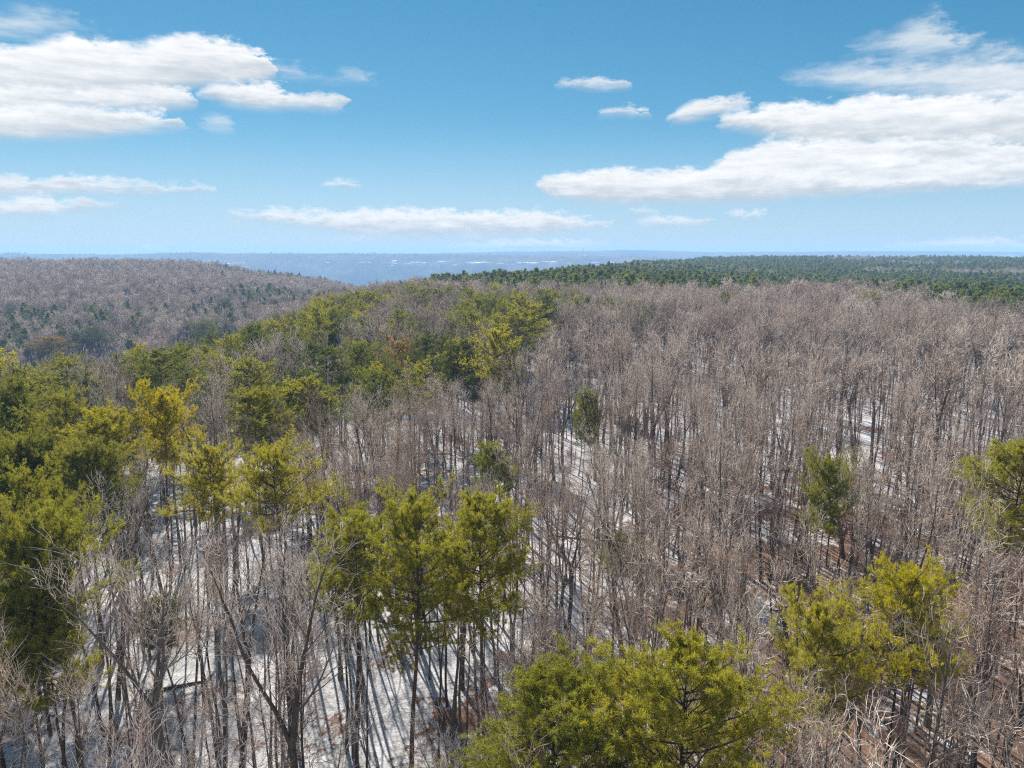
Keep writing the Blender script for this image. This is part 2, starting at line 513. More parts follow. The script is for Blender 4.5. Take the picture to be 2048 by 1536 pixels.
def ridge_material(snow_lo, snow_hi, seed):
    m, N, L = mat_new('far_wooded_ridge')
    out = N.new('ShaderNodeOutputMaterial')
    b = N.new('ShaderNodeBsdfDiffuse'); L.new(b.outputs[0], out.inputs[0])
    geo = N.new('ShaderNodeNewGeometry')
    mp = N.new('ShaderNodeMapping'); mp.inputs['Location'].default_value = (seed * 531.0, 0, 0)
    mp.inputs['Scale'].default_value = (1, 1, 3.0)
    L.new(geo.outputs['Position'], mp.inputs[0])
    n1 = N.new('ShaderNodeTexNoise'); n1.inputs['Scale'].default_value = 0.006; n1.inputs['Detail'].default_value = 9; n1.inputs['Roughness'].default_value = 0.65
    L.new(mp.outputs[0], n1.inputs['Vector'])
    base = ramp(N, L, n1.outputs[0], [(0.30, (0.050, 0.060, 0.050)), (0.5, (0.105, 0.090, 0.080)), (0.7, (0.16, 0.135, 0.125))])
    # snowy fields and cliff bands half way up
    mp2 = N.new('ShaderNodeMapping'); mp2.inputs['Scale'].default_value = (0.45, 0.3, 6.0); mp2.inputs['Location'].default_value = (seed * 77.0, 0, 0)
    L.new(geo.outputs['Position'], mp2.inputs[0])
    n2 = N.new('ShaderNodeTexNoise'); n2.inputs['Scale'].default_value = 0.03; n2.inputs['Detail'].default_value = 6; n2.inputs['Roughness'].default_value = 0.6
    L.new(mp2.outputs[0], n2.inputs['Vector'])
    n3 = N.new('ShaderNodeTexNoise'); n3.inputs['Scale'].default_value = 0.00075; n3.inputs['Detail'].default_value = 1
    L.new(mp.outputs[0], n3.inputs['Vector'])
    sep = N.new('ShaderNodeSeparateXYZ'); L.new(geo.outputs['Position'], sep.inputs[0])
    def mth(op, a, b_, clamp=False):
        n = N.new('ShaderNodeMath'); n.operation = op; n.use_clamp = clamp
        for i, v in enumerate((a, b_)):
            if isinstance(v, (int, float)): n.inputs[i].default_value = v
            else: L.new(v, n.inputs[i])
        return n.outputs[0]
    mid = 0.5 * (snow_lo + snow_hi); half = 0.5 * (snow_hi - snow_lo)
    band = mth('SUBTRACT', 1.0, mth('DIVIDE', mth('ABSOLUTE', mth('SUBTRACT', sep.outputs[2], mid), 0), half), True)
    s = mth('ADD', mth('ADD', n2.outputs[0], mth('MULTIPLY', n3.outputs[0], 0.55)), mth('MULTIPLY', band, 0.26))
    mr = N.new('ShaderNodeMapRange'); mr.interpolation_type = 'SMOOTHSTEP'
    L.new(s, mr.inputs[0]); mr.inputs[1].default_value = 1.09; mr.inputs[2].default_value = 1.15
    f = mth('MULTIPLY', mr.outputs[0], mth('MULTIPLY', band, 6.0, True))
    mx = N.new('ShaderNodeMix'); mx.data_type = 'RGBA'
    L.new(f, mx.inputs[0]); L.new(base, mx.inputs[6]); mx.inputs[7].default_value = (0.85, 0.85, 0.86, 1)
    L.new(mx.outputs[2], b.inputs['Color'])
    return m


# ------------------------------------------------------------------ the ground, one sheet to the horizon
def build_ground():
    front = np.radians(np.arange(-52, 52.01, 0.5))
    rest = np.radians(np.arange(56, 304.1, 4))
    azs = np.concatenate([front, rest])
    rad = [0.0, 4, 8, 12, 16, 20, 25]
    r = 25.0
    while r < 8600:
        r *= 1.021 if r < 3000 else 1.06
        rad.append(r)
    rad = np.array(rad)
    A, R = np.meshgrid(azs, rad)
    X = R * np.sin(A); Y = R * np.cos(A)
    Z = terrain(X, Y)
    n_r, n_a = X.shape
    V = np.stack([X, Y, Z], -1).reshape(-1, 3)
    idx = np.arange(n_r * n_a).reshape(n_r, n_a)
    nx = np.roll(idx, -1, axis=1)
    F = np.stack([idx[:-1], idx[1:], nx[1:], nx[:-1]], -1).reshape(-1, 4)
    F = F[:, ::-1]
    px, py = project(V)
    x, y = V[:, 0], V[:, 1]
    lit = 0.0 + 0.13 * sstep(0, 26, x - 0.12 * (y - 60)) * sstep(120, 75, y) + 0.16 * (fbm(x / 22, y / 22, 50, 2) - 0.5)
    lit = lit + 0.06 * sstep(55, 42, y) * sstep(-12, 0, x) - 0.02 * sstep(-10, -40, x)
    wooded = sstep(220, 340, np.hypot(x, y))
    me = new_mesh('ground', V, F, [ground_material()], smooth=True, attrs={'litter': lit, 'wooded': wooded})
    o = link('ground', me)
    o['kind'] = 'structure'
    o['label'] = 'snowy woodland floor with patches of russet leaf litter'
    return o


build_ground()


def build_ridge(name, dist, depth, sil, base_z, seed, snow, label):
    """a long wooded escarpment; sil: (pixel x, pixel y) of its crest as seen from the clearing"""
    ks = np.array(sil, float)
    n = 620
    span = dist * 0.98
    xs = np.linspace(-span, span, n)
    pxs = 1024 + FPX * xs / (dist * cos(PITCH))
    top_px = np.interp(pxs, ks[:, 0], ks[:, 1])
    top = CAM_Z + (503 - top_px) * dist / FPX * 1.03 - 14
    top = top + 15 * (fbm(xs / 420, 0 * xs + seed, seed, 4) - 0.5)
    ts = np.concatenate([np.linspace(0, 1, 46), 1 + np.linspace(0.02, 1, 16) ** 1.5])
    T, X = np.meshgrid(ts, xs, indexing='ij')
    TOP = np.broadcast_to(top, X.shape)
    wob = depth * 0.55 * (fbm(X / 700, X * 0 + 3, seed + 5, 4) - 0.5)
    Y = dist - depth + T * depth + wob * np.clip(1.3 - T, 0, 1)
    prof = np.where(T < 1, sstep(-0.1, 1.02, T) ** 1.15, 1.0)
    Z = base_z + (TOP - base_z) * prof
    gul = (fbm(X / 240, Y / 420, seed + 9, 4) - 0.5)
    Z = Z + gul * 150 * np.clip(T * (1 - T) * 4, 0, 1)
    Z = np.where(T > 1, Z - (T - 1) ** 1.2 * 70, Z)
    V = np.stack([X, Y, Z], -1).reshape(-1, 3)
    idx = np.arange(V.shape[0]).reshape(X.shape)
    F = np.stack([idx[:-1, :-1], idx[:-1, 1:], idx[1:, 1:], idx[1:, :-1]], -1).reshape(-1, 4)
    me = new_mesh(name, V, F, [ridge_material(*snow, seed)], smooth=True)
    o = link(name, me)
    o['kind'] = 'structure'
    o['label'] = label
    return X, Y, Z, T


R1 = build_ridge('far_ridge', 3800, 900, [(-1500, 505), (0, 503), (250, 505), (390, 499), (450, 501), (620, 501), (800, 503), (950, 504), (1080, 505), (1250, 506), (1400, 511), (1700, 513), (3500, 513)],
                 -265, 4, (-58, 8), 'blue hazy wooded escarpment with snowy patches beyond the valley')
R2 = build_ridge('far_ridge', 5400, 1100, [(-2500, 506), (600, 506), (860, 503), (1000, 500), (1090, 500), (1200, 498), (1340, 497), (1420, 500), (1700, 499), (2048, 499), (4500, 499)],
                 -265, 11, (-26, 20), 'palest and farthest flat topped ridge along the right of the horizon')

# ------------------------------------------------------------------ tree building
def norm(a):
    return a / np.maximum(np.linalg.norm(a, axis=-1, keepdims=True), 1e-9)


def tubes(P, R, sides, tip=True):
    """P (N,S,3) centre lines, R (N,S) radii -> verts, triangle faces; last ring collapses to a point if tip"""
    n, s, _ = P.shape
    T = np.empty_like(P)
    T[:, 1:-1] = P[:, 2:] - P[:, :-2]; T[:, 0] = P[:, 1] - P[:, 0]; T[:, -1] = P[:, -1] - P[:, -2]
    T = norm(T)
    ref = np.where(np.abs(T[:, :1, 2:3]) > 0.9, np.array([1.0, 0, 0]), np.array([0, 0, 1.0]))
    ref = np.broadcast_to(ref, P.shape)
    U = norm(ref - (ref * T).sum(-1, keepdims=True) * T)
    W = np.cross(T, U)
    rings = s - 1 if tip else s
    a = np.arange(sides) * 2 * pi / sides
    ring = (np.cos(a)[None, None, :, None] * U[:, :rings, None, :] + np.sin(a)[None, None, :, None] * W[:, :rings, None, :])
    V = P[:, :rings, None, :] + R[:, :rings, None, None] * ring
    V = V.reshape(n, rings * sides, 3)
    per = rings * sides
    if tip:
        V = np.concatenate([V, P[:, -1:, :]], 1)
        per += 1
    f = []
    for k in range(rings - 1):
        for j in range(sides):
            j2 = (j + 1) % sides
            a0, a1, b0, b1 = k * sides + j, k * sides + j2, (k + 1) * sides + j, (k + 1) * sides + j2
            f.append((a0, a1, b1)); f.append((a0, b1, b0))
    if tip:
        k = rings - 1
        for j in range(sides):
            f.append((k * sides + j, k * sides + (j + 1) % sides, per - 1))
    f = np.array(f, dtype=np.int64)
    F = (f[None] + (np.arange(n) * per)[:, None, None]).reshape(-1, 3)
    return V.reshape(-1, 3), F, per


def join(parts):
    Vs, Fs, o = [], [], 0
    for V, F in parts:
        Vs.append(V); Fs.append(F + o); o += len(V)
    return np.concatenate(Vs), np.concatenate(Fs)


def grow(rng, p0, d0, L, S, up=0.0, jit=0.1, flat=0.0):
    n = len(p0)
    P = np.empty((n, S + 1, 3)); P[:, 0] = p0
    d = norm(d0)
    for k in range(S):
        d = d + rng.normal(0, jit, (n, 3))
        d[:, 2] += up
        if flat:
            d[:, 2] *= (1 - flat)
        d = norm(d)
        P[:, k + 1] = P[:, k] + d * (L / S)[:, None]
    return P


def along(P, i, t):
    """points and tangents on centre lines P at fractions t of line i"""
    S = P.shape[1] - 1
    f = np.clip(t, 0, 0.9999) * S
    k = f.astype(int); w = (f - k)[:, None]
    a, b = P[i, k], P[i, k + 1]
    return a * (1 - w) + b * w, norm(b - a)


def deviate(rng, T, ang, phi=None):
    ref = np.where(np.abs(T[:, 2:3]) > 0.95, np.array([1.0, 0, 0]), np.array([0, 0, 1.0]))
    U = norm(np.cross(T, ref)); W = np.cross(U, T)
    if phi is None:
        phi = rng.uniform(0, 2 * pi, len(T))
    return norm(np.cos(ang)[:, None] * T + np.sin(ang)[:, None] * (np.cos(phi)[:, None] * U + np.sin(phi)[:, None] * W))


def children(rng, P, Rad, k, t0, t1=1.0, weight=None):
    n = P.shape[0]
    if weight is not None:                     # longer branches carry more
        cnt = np.maximum(2, np.round(k * weight / weight.mean())).astype(int)
        i = np.repeat(np.arange(n), cnt)
        o = np.arange(len(i)) - np.repeat(np.cumsum(cnt) - cnt, cnt)
        t = (o + rng.uniform(0, 1, len(i))) / cnt[i]
    else:
        i = np.repeat(np.arange(n), k)
        t = np.tile((np.arange(k) + 0.5) / k, n) + rng.uniform(-0.5, 0.5, n * k) / k
    t = t0 + (t1 - t0) * np.clip(t, 0, 1)
    p, T = along(P, i, t)
    f = np.clip(t, 0, 0.9999) * (P.shape[1] - 1)
    kk = f.astype(int); w = f - kk
    r = Rad[i, kk] * (1 - w) + Rad[i, kk + 1] * w
    return i, t, p, T, r


def hardwood(seed, H, fork=0, r0=0.2, spread=1.0, lod=0, bare=1.0):
    """returns (trunk, limbs, twigs) as (V,F[,tint])"""
    rng = np.random.default_rng(seed)
    S = 9 if lod == 0 else 5
    lean = rng.normal(0, 0.05, 2)
    top = H * (0.93 if not fork else rng.uniform(0.48, 0.62))
    P = grow(rng, np.zeros((1, 3)), np.array([[lean[0], lean[1], 1.0]]), np.array([top]), S, up=0.12, jit=0.035)
    P[0, 0, 2] -= 0.4
    tt = np.linspace(0, 1, S + 1)[None]
    end = 0.16 if not fork else 0.72
    R = r0 * (1 - (1 - end) * tt ** 0.9)
    R[:, 0] *= 1.35
    sd = 7 if lod == 0 else 4
    tV = [tubes(P, R, sd, tip=not fork)[:2]]
    stems = [(P, R)]
    if fork:
        p = np.repeat(P[:, -1], fork, 0); T = np.repeat(norm(P[:, -1] - P[:, -2]), fork, 0)
        ang = rng.uniform(0.18, 0.42, fork)
        d = deviate(rng, T, ang, rng.uniform(0, 2 * pi) + np.arange(fork) * 2 * pi / fork + rng.normal(0, .3, fork))
        LP = grow(rng, p - T * 0.1, d, (H - top) * rng.uniform(0.88, 1.04, fork), S, up=0.07, jit=0.06)
        LR = R[0, -1] * rng.uniform(0.62, 0.85, fork)[:, None] * (1 - 0.86 * tt ** 0.9)
        tV.append(tubes(LP, LR, max(4, sd - 1))[:2])
        stems = [(LP, LR)]
    t_lo = 0.57 if not fork else 0.16
    limbV, twigV, tint = [], [], []
    lp, lr = stems[0]
    ns = lp.shape[0]
    nl = {0: 13, 1: 10, 2: 9}[lod] if not fork else {0: 7, 1: 5, 2: 4}[lod]
    nl = max(4, int(nl * bare))
    i, t, p, T, r = children(rng, lp, lr, nl, t_lo, 0.985)
    tz = t if not fork else 0.40 + 0.60 * t
    ang = rng.uniform(0.55, 1.0, len(p)) * (1.12 - 0.45 * tz)
    d = deviate(rng, T, ang)
    Ln = H * 0.152 * spread * (1.25 - 0.95 * np.clip((tz - 0.4) / 0.6, 0, 1) ** 1.3) * rng.uniform(0.6, 1.25, len(p))
    S1 = 6 if lod == 0 else 4
    B1 = grow(rng, p, d, Ln, S1, up=0.13, jit=0.11)
    R1_ = np.minimum(r * 0.62, 0.015 + 0.016 * Ln)[:, None] * (1 - 0.72 * np.linspace(0, 1, S1 + 1)[None])
    fat = {0: 1.0, 1: 1.5, 2: 2.4}[lod]
    limbV.append(tubes(B1, R1_ * (1 if lod == 0 else 1.25), 5 if lod == 0 else 3)[:2])
    # second order
    k2 = {0: 4, 1: 4, 2: 5}[lod]
    i, t, p, T, r = children(rng, B1, R1_, k2, 0.22, 1.0, Ln)
    # the leader tips branch too
    i2, t2, p2, T2, r2 = children(rng, lp, lr, {0: 6, 1: 5, 2: 5}[lod], 0.66, 1.0)
    p = np.concatenate([p, p2]); T = np.concatenate([T, T2]); r = np.concatenate([r, r2])
    Lp = np.concatenate([Ln[i], np.full(len(p2), H * 0.11)])
    d = deviate(rng, T, rng.uniform(0.45, 0.95, len(p)))
    L2 = Lp * rng.uniform(0.36, 0.68, len(p)) + 0.3
    S2 = 4 if lod == 0 else 2
    B2 = grow(rng, p, d, L2, S2, up=0.10, jit=0.15)
    R2_ = np.clip(r * 0.6, 0.012, 0.032)[:, None] * (1 - 0.6 * np.linspace(0, 1, S2 + 1)[None]) * fat
    limbV.append(tubes(B2, R2_, 3)[:2])
    # twigs
    k3 = {0: 4, 1: 3, 2: 3}[lod]
    i, t, p, T, r = children(rng, B2, R2_, k3, 0.15, 1.0)
    d = deviate(rng, T, rng.uniform(0.35, 0.95, len(p)))
    L3 = L2[i] * rng.uniform(0.34, 0.70, len(p)) + 0.34
    S3 = 3 if lod == 0 else (2 if lod == 1 else 1)
    B3 = grow(rng, p, d, L3, S3, up=0.12, jit=0.20)
    R3_ = np.full(len(p), 0.0125)[:, None] * (1 - 0.4 * np.linspace(0, 1, S3 + 1)[None]) * {0: 1.0, 1: 2.3, 2: 5.0}[lod]
    V, F, per = tubes(B3, R3_, 3); twigV.append((V, F))
    tint.append(np.repeat(rng.uniform(0, 1, len(p)), per))
    if lod == 0:
        i, t, p, T, r = children(rng, B3, R3_, 1, 0.3, 0.9)
        d = deviate(rng, T, rng.uniform(0.4, 0.9, len(p)))
        L4 = L3[i] * rng.uniform(0.35, 0.65, len(p)) + 0.10
        B4 = grow(rng, p, d, L4, 1, up=0.1, jit=0.2)
        R4 = np.full((len(p), 2), 0.0088)
        V, F, per = tubes(B4, R4, 3); twigV.append((V, F))
        tint.append(np.repeat(rng.uniform(0, 1, len(p)), per))
    return join(tV), join(limbV), join(twigV) + (np.concatenate(tint),)


def blades(rng, p, d, n, ln, wd, cone):
    """n thin needle blades at each shoot p pointing about d"""
    m = len(p)
    P = np.repeat(p, n, 0); D = np.repeat(d, n, 0)
    D = deviate(rng, D, rng.uniform(0.25, cone, m * n))
    l = ln * rng.uniform(0.65, 1.2, m * n)[:, None]
    side = norm(np.cross(D, rng.normal(0, 1, (m * n, 3))))
    w = wd * rng.uniform(0.7, 1.3, m * n)[:, None]
    P = P + rng.normal(0, ln * 0.22, P.shape)
    V = np.stack([P - side * w * 0.5, P + side * w * 0.5, P + D * l], 1).reshape(-1, 3)
    F = np.arange(m * n * 3).reshape(-1, 3)
    tint = np.repeat(np.clip(rng.normal(0.5, 0.24, m), 0, 1), n * 3)
    return V, F, tint


def pine(seed, H, lod=0, r0=0.2, crown0=0.45, width=3.4, tiers=False, cone=False):
    """(trunk, limbs, needles)"""
    rng = np.random.default_rng(seed)
    S = 10 if lod == 0 else 5
    P = grow(rng, np.zeros((1, 3)), np.array([[rng.normal(0, .04), rng.normal(0, .04), 1.0]]), np.array([H * 0.97]), S, up=0.12, jit=0.03)
    P[0, 0, 2] -= 0.4
    tt = np.linspace(0, 1, S + 1)[None]
    R = r0 * (1 - 0.88 * tt); R[:, 0] *= 1.3
    trunk = tubes(P, R, 7 if lod == 0 else 4)[:2]
    # whorls
    nw = {0: 15, 1: 12, 2: 9}[lod]
    per_w = {0: 5, 1: 5, 2: 4}[lod]
    i, ts, phis, Ls, els = [], [], [], [], []
    for k in range(nw):
        u = (k + 0.5) / nw                      # 0 crown base, 1 top
        t = crown0 + (0.985 - crown0) * u
        nb = per_w if rng.random() > 0.15 else per_w - 1
        a0 = rng.uniform(0, 2 * pi)
        tier = 1.0 if not tiers else (1.3 if k % 3 == 0 else (0.55 if k % 3 == 1 else 0.75))
        for b in range(nb):
            if cone:
                prof = max(0.12, (1 - u) ** 0.75) * (0.75 + 0.25 * min(1, u * 5))
            else:
                prof = max(0.16, min(1, 0.5 + 1.9 * u) * (1 - u ** 2.4) ** 0.6)
            ts.append(t + rng.uniform(-0.012, 0.012)); phis.append(a0 + b * 2 * pi / nb + rng.normal(0, 0.3))
            Ls.append(width * prof * tier * rng.uniform(0.55, 1.2))
            els.append(rng.normal(0.10 + 0.75 * u ** 2, 0.14))
    ts = np.array(ts); phis = np.array(phis); Ls = np.array(Ls); els = np.array(els)
    p, T = along(P, np.zeros(len(ts), int), ts)
    d = np.stack([np.cos(phis) * np.cos(els), np.sin(phis) * np.cos(els), np.sin(els)], -1)
    S1 = 6 if lod == 0 else 3
    B1 = grow(rng, p, d, Ls, S1, up=0.045, jit=0.10)
    R1_ = (0.010 + 0.011 * Ls)[:, None] * (1 - 0.75 * np.linspace(0, 1, S1 + 1)[None]) * (1 if lod == 0 else 1.5)
    limb = [tubes(B1, R1_, 4 if lod == 0 else 3)[:2]]
    # dead snags below the crown
    if lod < 2:
        nd = 14 if lod == 0 else 6
        td = rng.uniform(0.18, crown0, nd); ph = rng.uniform(0, 2 * pi, nd)
        pd, _ = along(P, np.zeros(nd, int), td)
        dd = np.stack([np.cos(ph), np.sin(ph), rng.uniform(-0.1, 0.35, nd)], -1)
        Ld = rng.uniform(0.5, 2.0, nd)
        BD = grow(rng, pd, dd, Ld, 3, up=-0.02, jit=0.15)
        limb.append(tubes(BD, 0.016 * np.ones((nd, 4)) * np.linspace(1, 0.4, 4), 3)[:2])
    k2 = {0: 10, 1: 8, 2: 4}[lod]
    i, t, p, T, r = children(rng, B1, R1_, k2, 0.24, 1.0, Ls)
    phi = rng.normal(0, 0.45, len(p)) + pi * rng.integers(0, 2, len(p))
    d2 = deviate(rng, T, rng.uniform(0.5, 1.05, len(p)), phi)
    d2[:, 2] += 0.16
    L2 = Ls[i] * rng.uniform(0.20, 0.42, len(p)) * (1.25 - 0.5 * t) + 0.15
    S2 = 3 if lod == 0 else 2
    B2 = grow(rng, p, d2, L2, S2, up=0.06, jit=0.14)
    R2_ = np.full((len(p), S2 + 1), 0.011 if lod == 0 else 0.02) * np.linspace(1, 0.5, S2 + 1)[None]
    if lod < 2:
        limb.append(tubes(B2, R2_, 3)[:2])
    pts, drs = [], []
    if lod == 0:
        i, t, p, T, r = children(rng, B2, R2_, 5, 0.25, 1.0)
        d3 = deviate(rng, T, rng.uniform(0.3, 1.0, len(p))); d3[:, 2] += 0.25; d3 = norm(d3)
        L3 = rng.uniform(0.12, 0.40, len(p))
        q = p + d3 * L3[:, None]
        pts = [q, p + d3 * L3[:, None] * 0.45, B2[:, -1], B1[:, -1]]
        drs = [d3, d3, norm(B2[:, -1] - B2[:, -2]), norm(B1[:, -1] - B1[:, -2])]
        nb, ln, wd, cn = 18, 0.17, 0.019, 1.3
    elif lod == 1:
        i, t, p, T, r = children(rng, B2, R2_, 4, 0.2, 1.0)
        d3 = norm(T + np.array([0, 0, 0.35]) + rng.normal(0, 0.35, T.shape))
        pts = [p + d3 * rng.uniform(0.05, 0.35, (len(p), 1)), B1[:, -1]]; drs = [d3, norm(B1[:, -1] - B1[:, -2])]
        nb, ln, wd, cn = 7, 0.30, 0.085, 1.4
    else:
        i, t, p, T, r = children(rng, B2, R2_, 3, 0.2, 1.0)
        d3 = norm(T + np.array([0, 0, 0.4]) + rng.normal(0, 0.4, T.shape))
        pts = [p + rng.normal(0, 0.2, p.shape), B1[:, -1], P[:, -1]]; drs = [d3, norm(B1[:, -1] - B1[:, -2]), norm(P[:, -1] - P[:, -2])]
        nb, ln, wd, cn = 5, 0.75, 0.34, 1.5
    foliage = blades(rng, np.concatenate(pts), np.concatenate(drs), nb, ln, wd, cn)
    return trunk, join(limb), foliage


class Proto:
    """meshes of one tree form: parts for single trees, one joined mesh for far woods"""
    def __init__(self, kind, parts, mats, H, names):
        self.kind = kind; self.H = max(float(q[0][:, 2].max()) for q in parts); self.names = names
        self.parts = parts; self.mats = mats
        self.meshes = None; self.joined = {}

    def part_meshes(self):
        if self.meshes is None:
            out = []
            (tv, tf), (lv, lf), (cv, cf, ct) = self.parts
            V, F = join([(tv, tf), (lv, lf)])
            mi = np.concatenate([np.zeros(len(tf), int), np.ones(len(lf), int)])
            out.append(new_mesh('trunk', V, F, self.mats[:2], mat_idx=mi, smooth=True))
            out.append(new_mesh('crown', cv, cf, [self.mats[2]], attrs={'tint': ct}))
            self.meshes = out
        return self.meshes

    def joined_mesh(self, crown_mat=None):
        m = crown_mat or self.mats[2]
        if m.name not in self.joined:
            V, F = join([(p[0], p[1]) for p in self.parts])
            mi = np.concatenate([np.full(len(p[1]), k) for k, p in enumerate(self.parts)])
            tint = np.concatenate([p[2] if len(p) > 2 else np.full(len(p[0]), 0.5) for p in self.parts])
            self.joined[m.name] = new_mesh('tree', V, F, [self.mats[0], self.mats[1], m], mat_idx=mi, attrs={'tint': tint})
        return self.joined[m.name]


HWM = [M['hw_trunk'], M['hw_limb'], M['hw_twig']]
PM = [M['pine_trunk'], M['pine_limb'], M['needle']]
HN = ['trunk', 'crown']

HW0 = [Proto('hw', hardwood(100 + k, h, f, r, s), HWM, h, HN) for k, (h, f, r, s) in enumerate([
    (19.5, 0, 0.18, 0.8), (21, 2, 0.24, 1.1), (20, 3, 0.25, 1.35), (18, 0, 0.14, 0.65), (22, 2, 0.26, 1.5),
    (20.5, 3, 0.22, 0.9), (17.5, 0, 0.13, 0.75), (21, 0, 0.23, 1.25), (19, 2, 0.18, 0.85)])]
POLE = [Proto('pole', hardwood(130 + k, h, f, r, sp, bare=0.34), HWM, h, HN) for k, (h, f, r, sp) in enumerate([
    (15, 0, 0.11, 0.6), (13, 0, 0.09, 0.55), (16, 2, 0.13, 0.6), (14.5, 0, 0.10, 0.8), (12, 0, 0.08, 0.6)])]
SAP = [Proto('sap', hardwood(150 + k, h, f, r, 1.1), [M['hw_trunk'], M['hw_limb'], M['sap_twig']], h, HN) for k, (h, f, r) in enumerate([
    (8.5, 0, 0.05), (7, 2, 0.05), (10.5, 0, 0.065)])]
HW1 = [Proto('hw', hardwood(200 + k, h, f, r, s, lod=1), HWM, h, HN) for k, (h, f, r, s) in enumerate([
    (19.5, 0, 0.19, 0.8), (21, 2, 0.24, 1.0), (20, 3, 0.26, 1.35), (18, 0, 0.16, 0.7), (21, 2, 0.26, 1.5), (19, 0, 0.18, 1.1), (20, 3, 0.22, 0.85), (17, 0, 0.15, 1.3), (21, 0, 0.2, 0.95)])]
HW2 = [Proto('hw', hardwood(250 + k, h, f, r, s, lod=2), HWM, h, HN) for k, (h, f, r, s) in enumerate([
    (19.5, 0, 0.2, 1.1), (21, 2, 0.25, 1.15), (20, 3, 0.25, 1.15), (18, 0, 0.2, 1.05)])]
P0 = [Proto('pine', pine(300 + k, h, 0, r, c, w, tr), PM, h, HN) for k, (h, r, c, w, tr) in enumerate([
    (20, 0.19, 0.60, 4.0, False), (21.5, 0.22, 0.58, 4.5, False), (19, 0.17, 0.64, 4.0, True), (22, 0.22, 0.55, 4.6, True), (18, 0.16, 0.60, 3.6, False), (20, 0.2, 0.66, 4.6, True)])]
P1 = [Proto('pine', pine(350 + k, h, 1, r, c, w, tr), PM, h, HN) for k, (h, r, c, w, tr) in enumerate([
    (20, 0.19, 0.56, 4.6, True), (21.5, 0.22, 0.52, 4.9, False), (19, 0.17, 0.60, 4.4, True), (22, 0.22, 0.50, 5.0, True), (18, 0.16, 0.58, 4.0, False)])]
P2 = [Proto('pine', pine(380 + k, h, 2, 0.22, c, w, False, cone=cn), [M['pine_trunk'], M['pine_limb'], M['needle_plantation']], h, HN) for k, (h, c, w, cn) in enumerate([
    (20, 0.35, 2.9, True), (21, 0.4, 3.1, False), (19, 0.35, 2.8, True), (22, 0.38, 3.0, False)])]

# ------------------------------------------------------------------ where the trees stand
rng = np.random.default_rng(77)


def jitter_grid(x0, x1, y0, y1, s, seed):
    g = np.random.default_rng(seed)
    xs = np.arange(x0, x1, s); ys = np.arange(y0, y1, s * 0.9)
    X, Y = np.meshgrid(xs, ys)
    X = X + (np.arange(len(ys)) % 2)[:, None] * s * 0.5
    X = X + g.uniform(-0.46, 0.46, X.shape) * s; Y = Y + g.uniform(-0.46, 0.46, Y.shape) * s
    return X.ravel(), Y.ravel()


def inside(px, py, poly):
    c = np.zeros(px.shape, bool)
    n = len(poly)
    for k in range(n):
        x0, y0 = poly[k]; x1, y1 = poly[(k + 1) % n]
        cond = ((y0 > py) != (y1 > py)) & (px < (x1 - x0) * (py - y0) / (y1 - y0 + 1e-9) + x0)
        c ^= cond
    return c


def stand_at(px, py, H):
    """ground position of a tree of height H whose top shows at a photograph pixel"""
    d = px_dir(px, py)
    z = H
    for _ in range(30):
        t = (CAM_Z - z) / -d[2]
        x, y = d[0] * t, d[1] * t
        z = 0.6 * z + 0.4 * (float(terrain(x, y)) + H)
    return x, y


